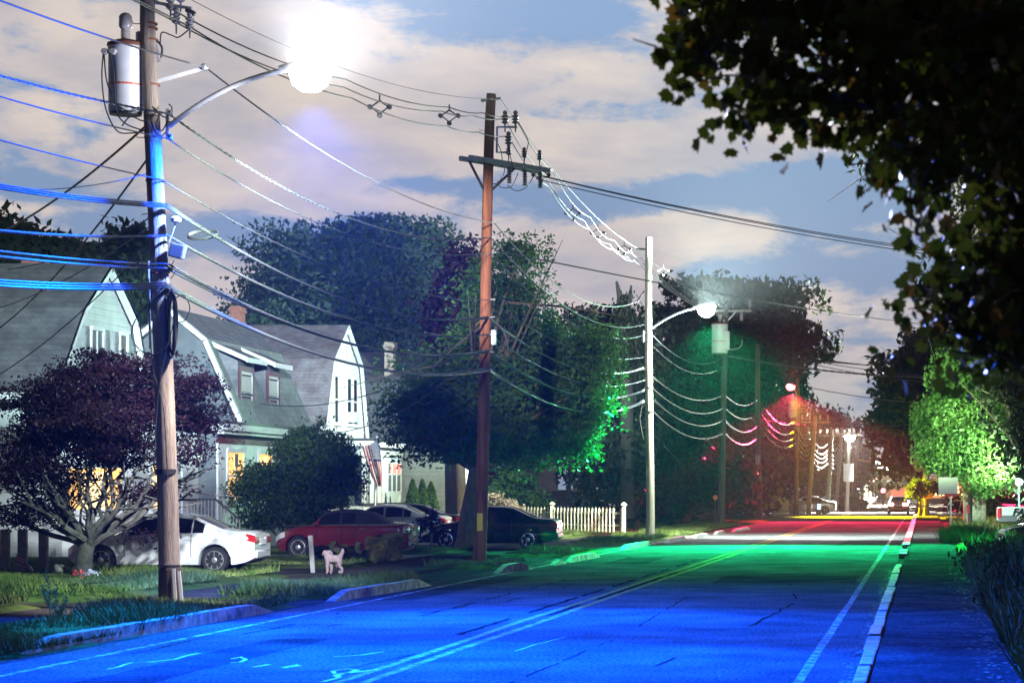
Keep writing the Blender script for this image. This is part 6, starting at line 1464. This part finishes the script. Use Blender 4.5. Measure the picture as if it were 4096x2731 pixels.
# board fences lit yellow beyond the red lit pole
GFn = 'weathered board fences beyond the red lit pole'
for k, (p0, p1, Y, lab) in enumerate(((1772, 1812, 182, 'weathered board fence left of the red lamp pole'), (1815, 1850, 190, 'lower board fence right of the red lamp pole'))):
    fn = thing('board_fence', (wx(p0, Y), Y, 0), lab, 'fence', GFn)
    x0, x1 = wx(p0, Y), wx(p1, Y); n = 11
    b = MB(); b.box(x0, x1, Y+.03, Y+.07, .3, .42); b.box(x0, x1, Y+.03, Y+.07, 1.0, 1.1); b.build('rail', M_bark_pale, fn)
    for i in range(n): b = MB(); u = x0+(x1-x0)*(i+.5)/n; b.box(u-.05, u+.05, Y, Y+.03, .03, 1.25+.12*(i % 3)-.2*k); b.build('board', M_bark_pale, fn)
# red disc marker on a post beside pole 4
rd = thing('reflector_post', (wx(1643, 127), 127, 0), 'thin post with an orange disc just left of the dark transformer pole', 'post'); b = MB(); b.tube([(wx(1643, 127), 127, 0), at(1643, 1148, 127)], .025, 6); b.build('post', M_dkmetal, rd); b = MB(); b.lathe(at(1643, 1142, 126.95), [(.13, -.02), (.13, .02)], 18, 'y'); b.build('disc', mat('orange_disc', (.7, .15, .06), .5), rd)
# garden bits at the left: small flag and stones by the maple, trellis posts
gf = thing('garden_flag', (wx(44, 56), 56, .1), 'tiny striped flag on a stick in the left garden', 'flag'); b = MB(); b.tube([at(40, 1312, 56), at(38, 1270, 56)], .008, 5); b.build('stick', M_bark, gf); b = MB()
for k in range(5): b.m(k % 2); p = at(39, 1274+k*3, 56); q = at(55, 1280+k*3, 56); p2 = at(39, 1277+k*3, 56); q2 = at(55, 1283+k*3, 56); b.quad(p, q, q2, p2)
b.build('flag_cloth', [M_fr, M_fw], gf)
for k, (px, py, s, lab) in enumerate(((52, 1310, .26, 'rounded garden stone below the tiny flag'), (140, 1308, .2, 'small garden stone right of the tiny flag'))):
    Y = 55; b = MB(); c = Vector((wx(px, Y), Y, .12)); pr_ = [(s*.95, -.1), (s, .05), (s*.85, .16), (s*.4, .24), (.02, .25)]; b.lathe(c, pr_, 12); o = b.build('garden_stone', M_granite, smooth=True)
    for v in o.data.vertices: v.co += Vector([mnoise.noise(Vector(v.co)*4+Vector((q*9, k, 0)))*.06 for q in range(3)])
    tag(o, lab, 'stone')
GT = 'pale timber posts in the left garden'
for px, lab in ((52, 'timber post at the left edge of the garden'), (100, 'second timber post, left of the purple maple trunk'), (12, 'timber post nearest the left picture edge')):
    b = MB(); g = Vector((wx(px, 57), 57, .05)); b.cbox(g+Vector((0, 0, .5)), (.2, .16, 1.1)); tag(b.build('timber_post', M_bark_pale, bevel=.02), lab, 'post', GT)
# small litter / flowers at the maple foot
for k, (px, py, cc, lab) in enumerate(((205, 1331, 'flag_white', 'white flowers at the foot of the purple maple'), (180, 1334, 'red_flower', 'red flowers at the foot of the purple maple'))):
    r = np.random.RandomState(200+k); c = at(px, py, 51.3); C = np.array([[c.x, c.y, .26]])+r.normal(size=(26, 3))*np.array([.09, .06, .03]); o = fast_mesh('flowers', leaf_quads(C, .07, r), 4, MATS[cc]); tag(o, lab, 'flowers')

# ---------------------------------------------------------------- the small dog
def dog():
    root = thing('dog', (wx(765, 58.5), 58.5, 0), 'small cream curly coated dog standing on the driveway, head turned away, tail raised', 'dog')
    V = []; E_ = []; Rr = []
    def v(x, y, z, r): V.append((x, y, z)); Rr.append(r); return len(V)-1
    def chain(ids):
        for a, c in zip(ids[:-1], ids[1:]): E_.append((a, c))
    # trunk: chest towards -x (left), slightly away from the viewer
    pel = v(.13, 0, .36, .085); mid = v(.02, .02, .355, .085); che = v(-.11, .04, .37, .105); nek = v(-.145, .05, .45, .075); hd = v(-.15, .055, .52, .08); mz = v(-.125, .12, .515, .05); nose = v(-.115, .165, .505, .032)
    chain([pel, mid, che, nek, hd, mz, nose])
    for sx in (-1, 1):
        e0 = v(-.15+sx*.075, .05, .535, .035); e1 = v(-.15+sx*.10, .06, .475, .036); e2 = v(-.15+sx*.10, .06, .43, .022); chain([hd, e0, e1, e2])
    t1 = v(.19, -.01, .42, .045); t2 = v(.225, -.02, .50, .05); t3 = v(.245, -.02, .56, .048); t4 = v(.215, -.02, .60, .03); chain([pel, t1, t2, t3, t4])
    for y, dx in ((-.055, .0), (.075, .06)):
        s = v(-.12+dx, y+.02, .29, .06); kn = v(-.125+dx, y, .16, .036); wr = v(-.115+dx, y, .07, .032); ft = v(-.13+dx, y, .025, .036); ft2 = v(-.16+dx, y, .02, .026); chain([che, s, kn, wr, ft, ft2])
    for y, dx in ((-.055, .06), (.07, -.02)):
        h = v(.13+dx*.5, y, .28, .07); st = v(.10+dx, y, .19, .048); hk = v(.175+dx, y, .115, .03); pa = v(.165+dx, y, .03, .034); p2 = v(.13+dx, y, .02, .026); chain([pel, h, st, hk, pa, p2])
    me = bpy.data.meshes.new('body'); me.from_pydata(V, E_, []); o = bpy.data.objects.new('body', me); COL.objects.link(o); o.parent = root; o.scale = (1.0, 1.0, 1.0)
    sk = o.modifiers.new('skin', 'SKIN'); sk.use_smooth_shade = True; sk.use_x_symmetry = False; 
    for i, sv in enumerate(me.skin_vertices[0].data): sv.radius = (Rr[i], Rr[i]); sv.use_root = (i == 0)
    ss = o.modifiers.new('sub', 'SUBSURF'); ss.levels = 3; ss.render_levels = 3
    tx = bpy.data.textures.new('curls', 'CLOUDS'); tx.noise_scale = .035; dp = o.modifiers.new('curls', 'DISPLACE'); dp.texture = tx; dp.strength = .03; dp.mid_level = .45
    me.materials.append(mat('dog_fur', (.24, .165, .17), .95, (.34, .25, .25), 14, .6, 60)); return root
dog()
# ---------------------------------------------------------------- light from the lit lamps, plus added spots that brighten single things
BLUE = (.0, .072, 1.0); GREEN = (.0, 1.0, .30); WHITE = (.80, .95, 1.0); CYAN = (.72, 1.0, .94); REDC = (1.0, .02, .10); YEL = (1.0, .72, .0)
below = Vector((0, 0, -.5))
# nearest lamp: blue towards the near road, white back towards the gardens
spot(L1+below, (-5.0, 25.0, 0), BLUE, 640000, 19, 1, scale=(1.35, 1))
spot(L1+below, (-12.4, 33, 0), (0, .20, 1), 60000, 24, .9)
spot(L1+below, (-6, 36, 0), BLUE, 140000, 36, 1)
spot(L1+below, (-6.0, 43, 0), BLUE, 26000, 50, 1)
spot(L1+below, (-13.2, 41.5, 7.0), BLUE, 24000, 24, .9)
spot(L1+below, (-13.5, 34, 6), BLUE, 26000, 26, .9)
spot(L1+below, (-13.1, 41.3, 1.2), (.96, .86, .82), 15000, 14, .8)  # added fill for the lower part of the pole
spot(L1+below+Vector((0, -.6, 0)), (-13.7, 41.7, 9.2), (.95, .95, 1.0), 900, 16, .7)  # added fill on the transformer, set off from the bowl
spot(L1+below, (-18, 60, .5), (.95, .93, 1.0), 28000, 15, .7)
spot(L1+below, (-12.8, 83, 7.6), (1.0, .97, .85), 60000, 6.5, .7)
spot(L1+below, (-14.2, 49, 0), BLUE, 30000, 16, .8); spot(L1+below, (-14.6, 36, 0), BLUE, 26000, 17, .8)
spot(L1+below, (-12.4, 54, 5.6), (.2, .45, 1.0), 9000, 26, .9)
spot(L1+below, (-12, 65, 2.5), (1.0, .85, .75), 1500, 5, .8)  # added fill for the foot of the reddish pole and its tag
spot(L1+below, (-24, 71, 6.5), (.72, .98, 1.0), 90000, 9, .6)
spot(L1+below, (-31, 132, 12), (.75, .95, 1.0), 230000, 8, .9)
spot(L1+Vector((0, -.45, -.1)), L1+Vector((.45, -.75, .62)), (.95, .95, 1.0), 850000, 78, 1)  # uplight the lamp does not have, added to make its halo
# cool lamp on the pale pole: green towards the viewer, white beyond and to the houses
spot(L2+below, (-4.5, 80, 0), GREEN, 520000, 20, 1, scale=(1.7, 1))
point(L2+below, CYAN, 6500)
spot(L2+below, (-26, 108, 6.5), CYAN, 34000, 16, .6)
spot(L2+below, (-27, 135, 13), (.75, 1.0, .92), 60000, 24, .7)
spot(L2+below, (-13, 86, 6), (.15, 1.0, .35), 7000, 20, .6)
spot(L2+below, (-11.1, 97.9, 5), GREEN, 700, 20, .6)
spot(L2+Vector((0, -.45, -.1)), L2+Vector((.4, -.7, .8)), CYAN, 800000, 78, 1)  # added uplight for the halo round the cool lamp
spot(L2+below, (-15, 104, 0), (1.0, .97, .66), 26000, 40, .7)
spot(L1+below, (-19, 50, 0), (.75, 1.0, .8), 14000, 36, .8)
spot(L1+below, (-26, 90, 5), WHITE, 90000, 8, .8)
spot(L2+below, (-4.5, 102.5, 0), (.75, 1.0, .92), 85000, 33, 1, scale=(1.4, 1))
spot(L2+below, (2.6, 123, 5.8), (.62, 1.0, .45), 110000, 11, .8)  # added to brighten the tree with the pale trunks
# red lamp: red towards the viewer, plus an added yellow spot for the road
spot(L3+below, (-5, 136, 0), REDC, 3000000, 6.2, .5, scale=(3, 1))
spot(L3+below, (-11.2, 160, 6), REDC, 30000, 7, .5)
spot(L3+below, (-4.5, 176, 0), YEL, 650000, 26, .4)
spot(L4+below, (-3, 205, 0), (1, .95, .85), 200000, 62, .5)
point(LF1+below, (1, .9, .75), 9000); point(LF2+below, (1, .9, .75), 9000)
spot(LF2+below, (wx(2090, 520), 520, 2), (1, .5, .3), 4000000, 6, .8)  # added to light the buildings at the far end
spot(L4+below, (wx(1906, 205), 205, 6), GREEN, 12000, 14, .4)
spot(L3+Vector((0, -.5, -.1)), L3+Vector((.1, -.7, 1)), (1, .1, .15), 110000, 50, .5)  # added upward spot that makes the red halo
spot(L4+Vector((0, -.7, -.1)), L4+Vector((.1, -.7, 1)), (.9, 1, .92), 200000, 42, .5)  # added upward spot for the far lamp's halo
spot(L2+below, (-19.5, 92, .9), (.9, 1.0, 1.0), 14000, 13, .7)  # added to brighten the grey saloon
spot(LF1+below, (-3, 275, 0), (1, .85, .65), 350000, 58, .5); spot(LF2+below, (-3, 320, 0), (1, .85, .65), 350000, 58, .5)
# garden lantern at the right
point(LG+Vector((-.3, -.5, .1)), (.62, 1.0, .62), 1500, .2)
spot(LG+Vector((-.4, -.6, .2)), (2.4, 122.5, 6), (.72, 1.0, .62), 10000, 50, .6)
# oncoming headlights
spot((wx(2098, 250), 249.7, .7), (-3.0, 200, 0), (1, .93, .82), 500000, 5, .8)

# ---------------------------------------------------------------- thin haze, added so that the lamps get a glow
HAZE = 0.00006
if HAZE:
    hb_ = MB(); hb_.box(-130, 90, -12, 640, -1.0, 26); hz = hb_.build('haze', []); hz['kind'] = 'stuff'
    hm = bpy.data.materials.new('haze'); hm.use_nodes = True; hn = hm.node_tree; hn.nodes.clear()
    ho = hn.nodes.new('ShaderNodeOutputMaterial'); hv = hn.nodes.new('ShaderNodeVolumePrincipled'); hv.inputs['Density'].default_value = HAZE
    hv.inputs['Color'].default_value = (.9, .9, .92, 1); hv.inputs['Anisotropy'].default_value = .3; hn.links.new(hv.outputs[0], ho.inputs['Volume']); hz.data.materials.append(hm)
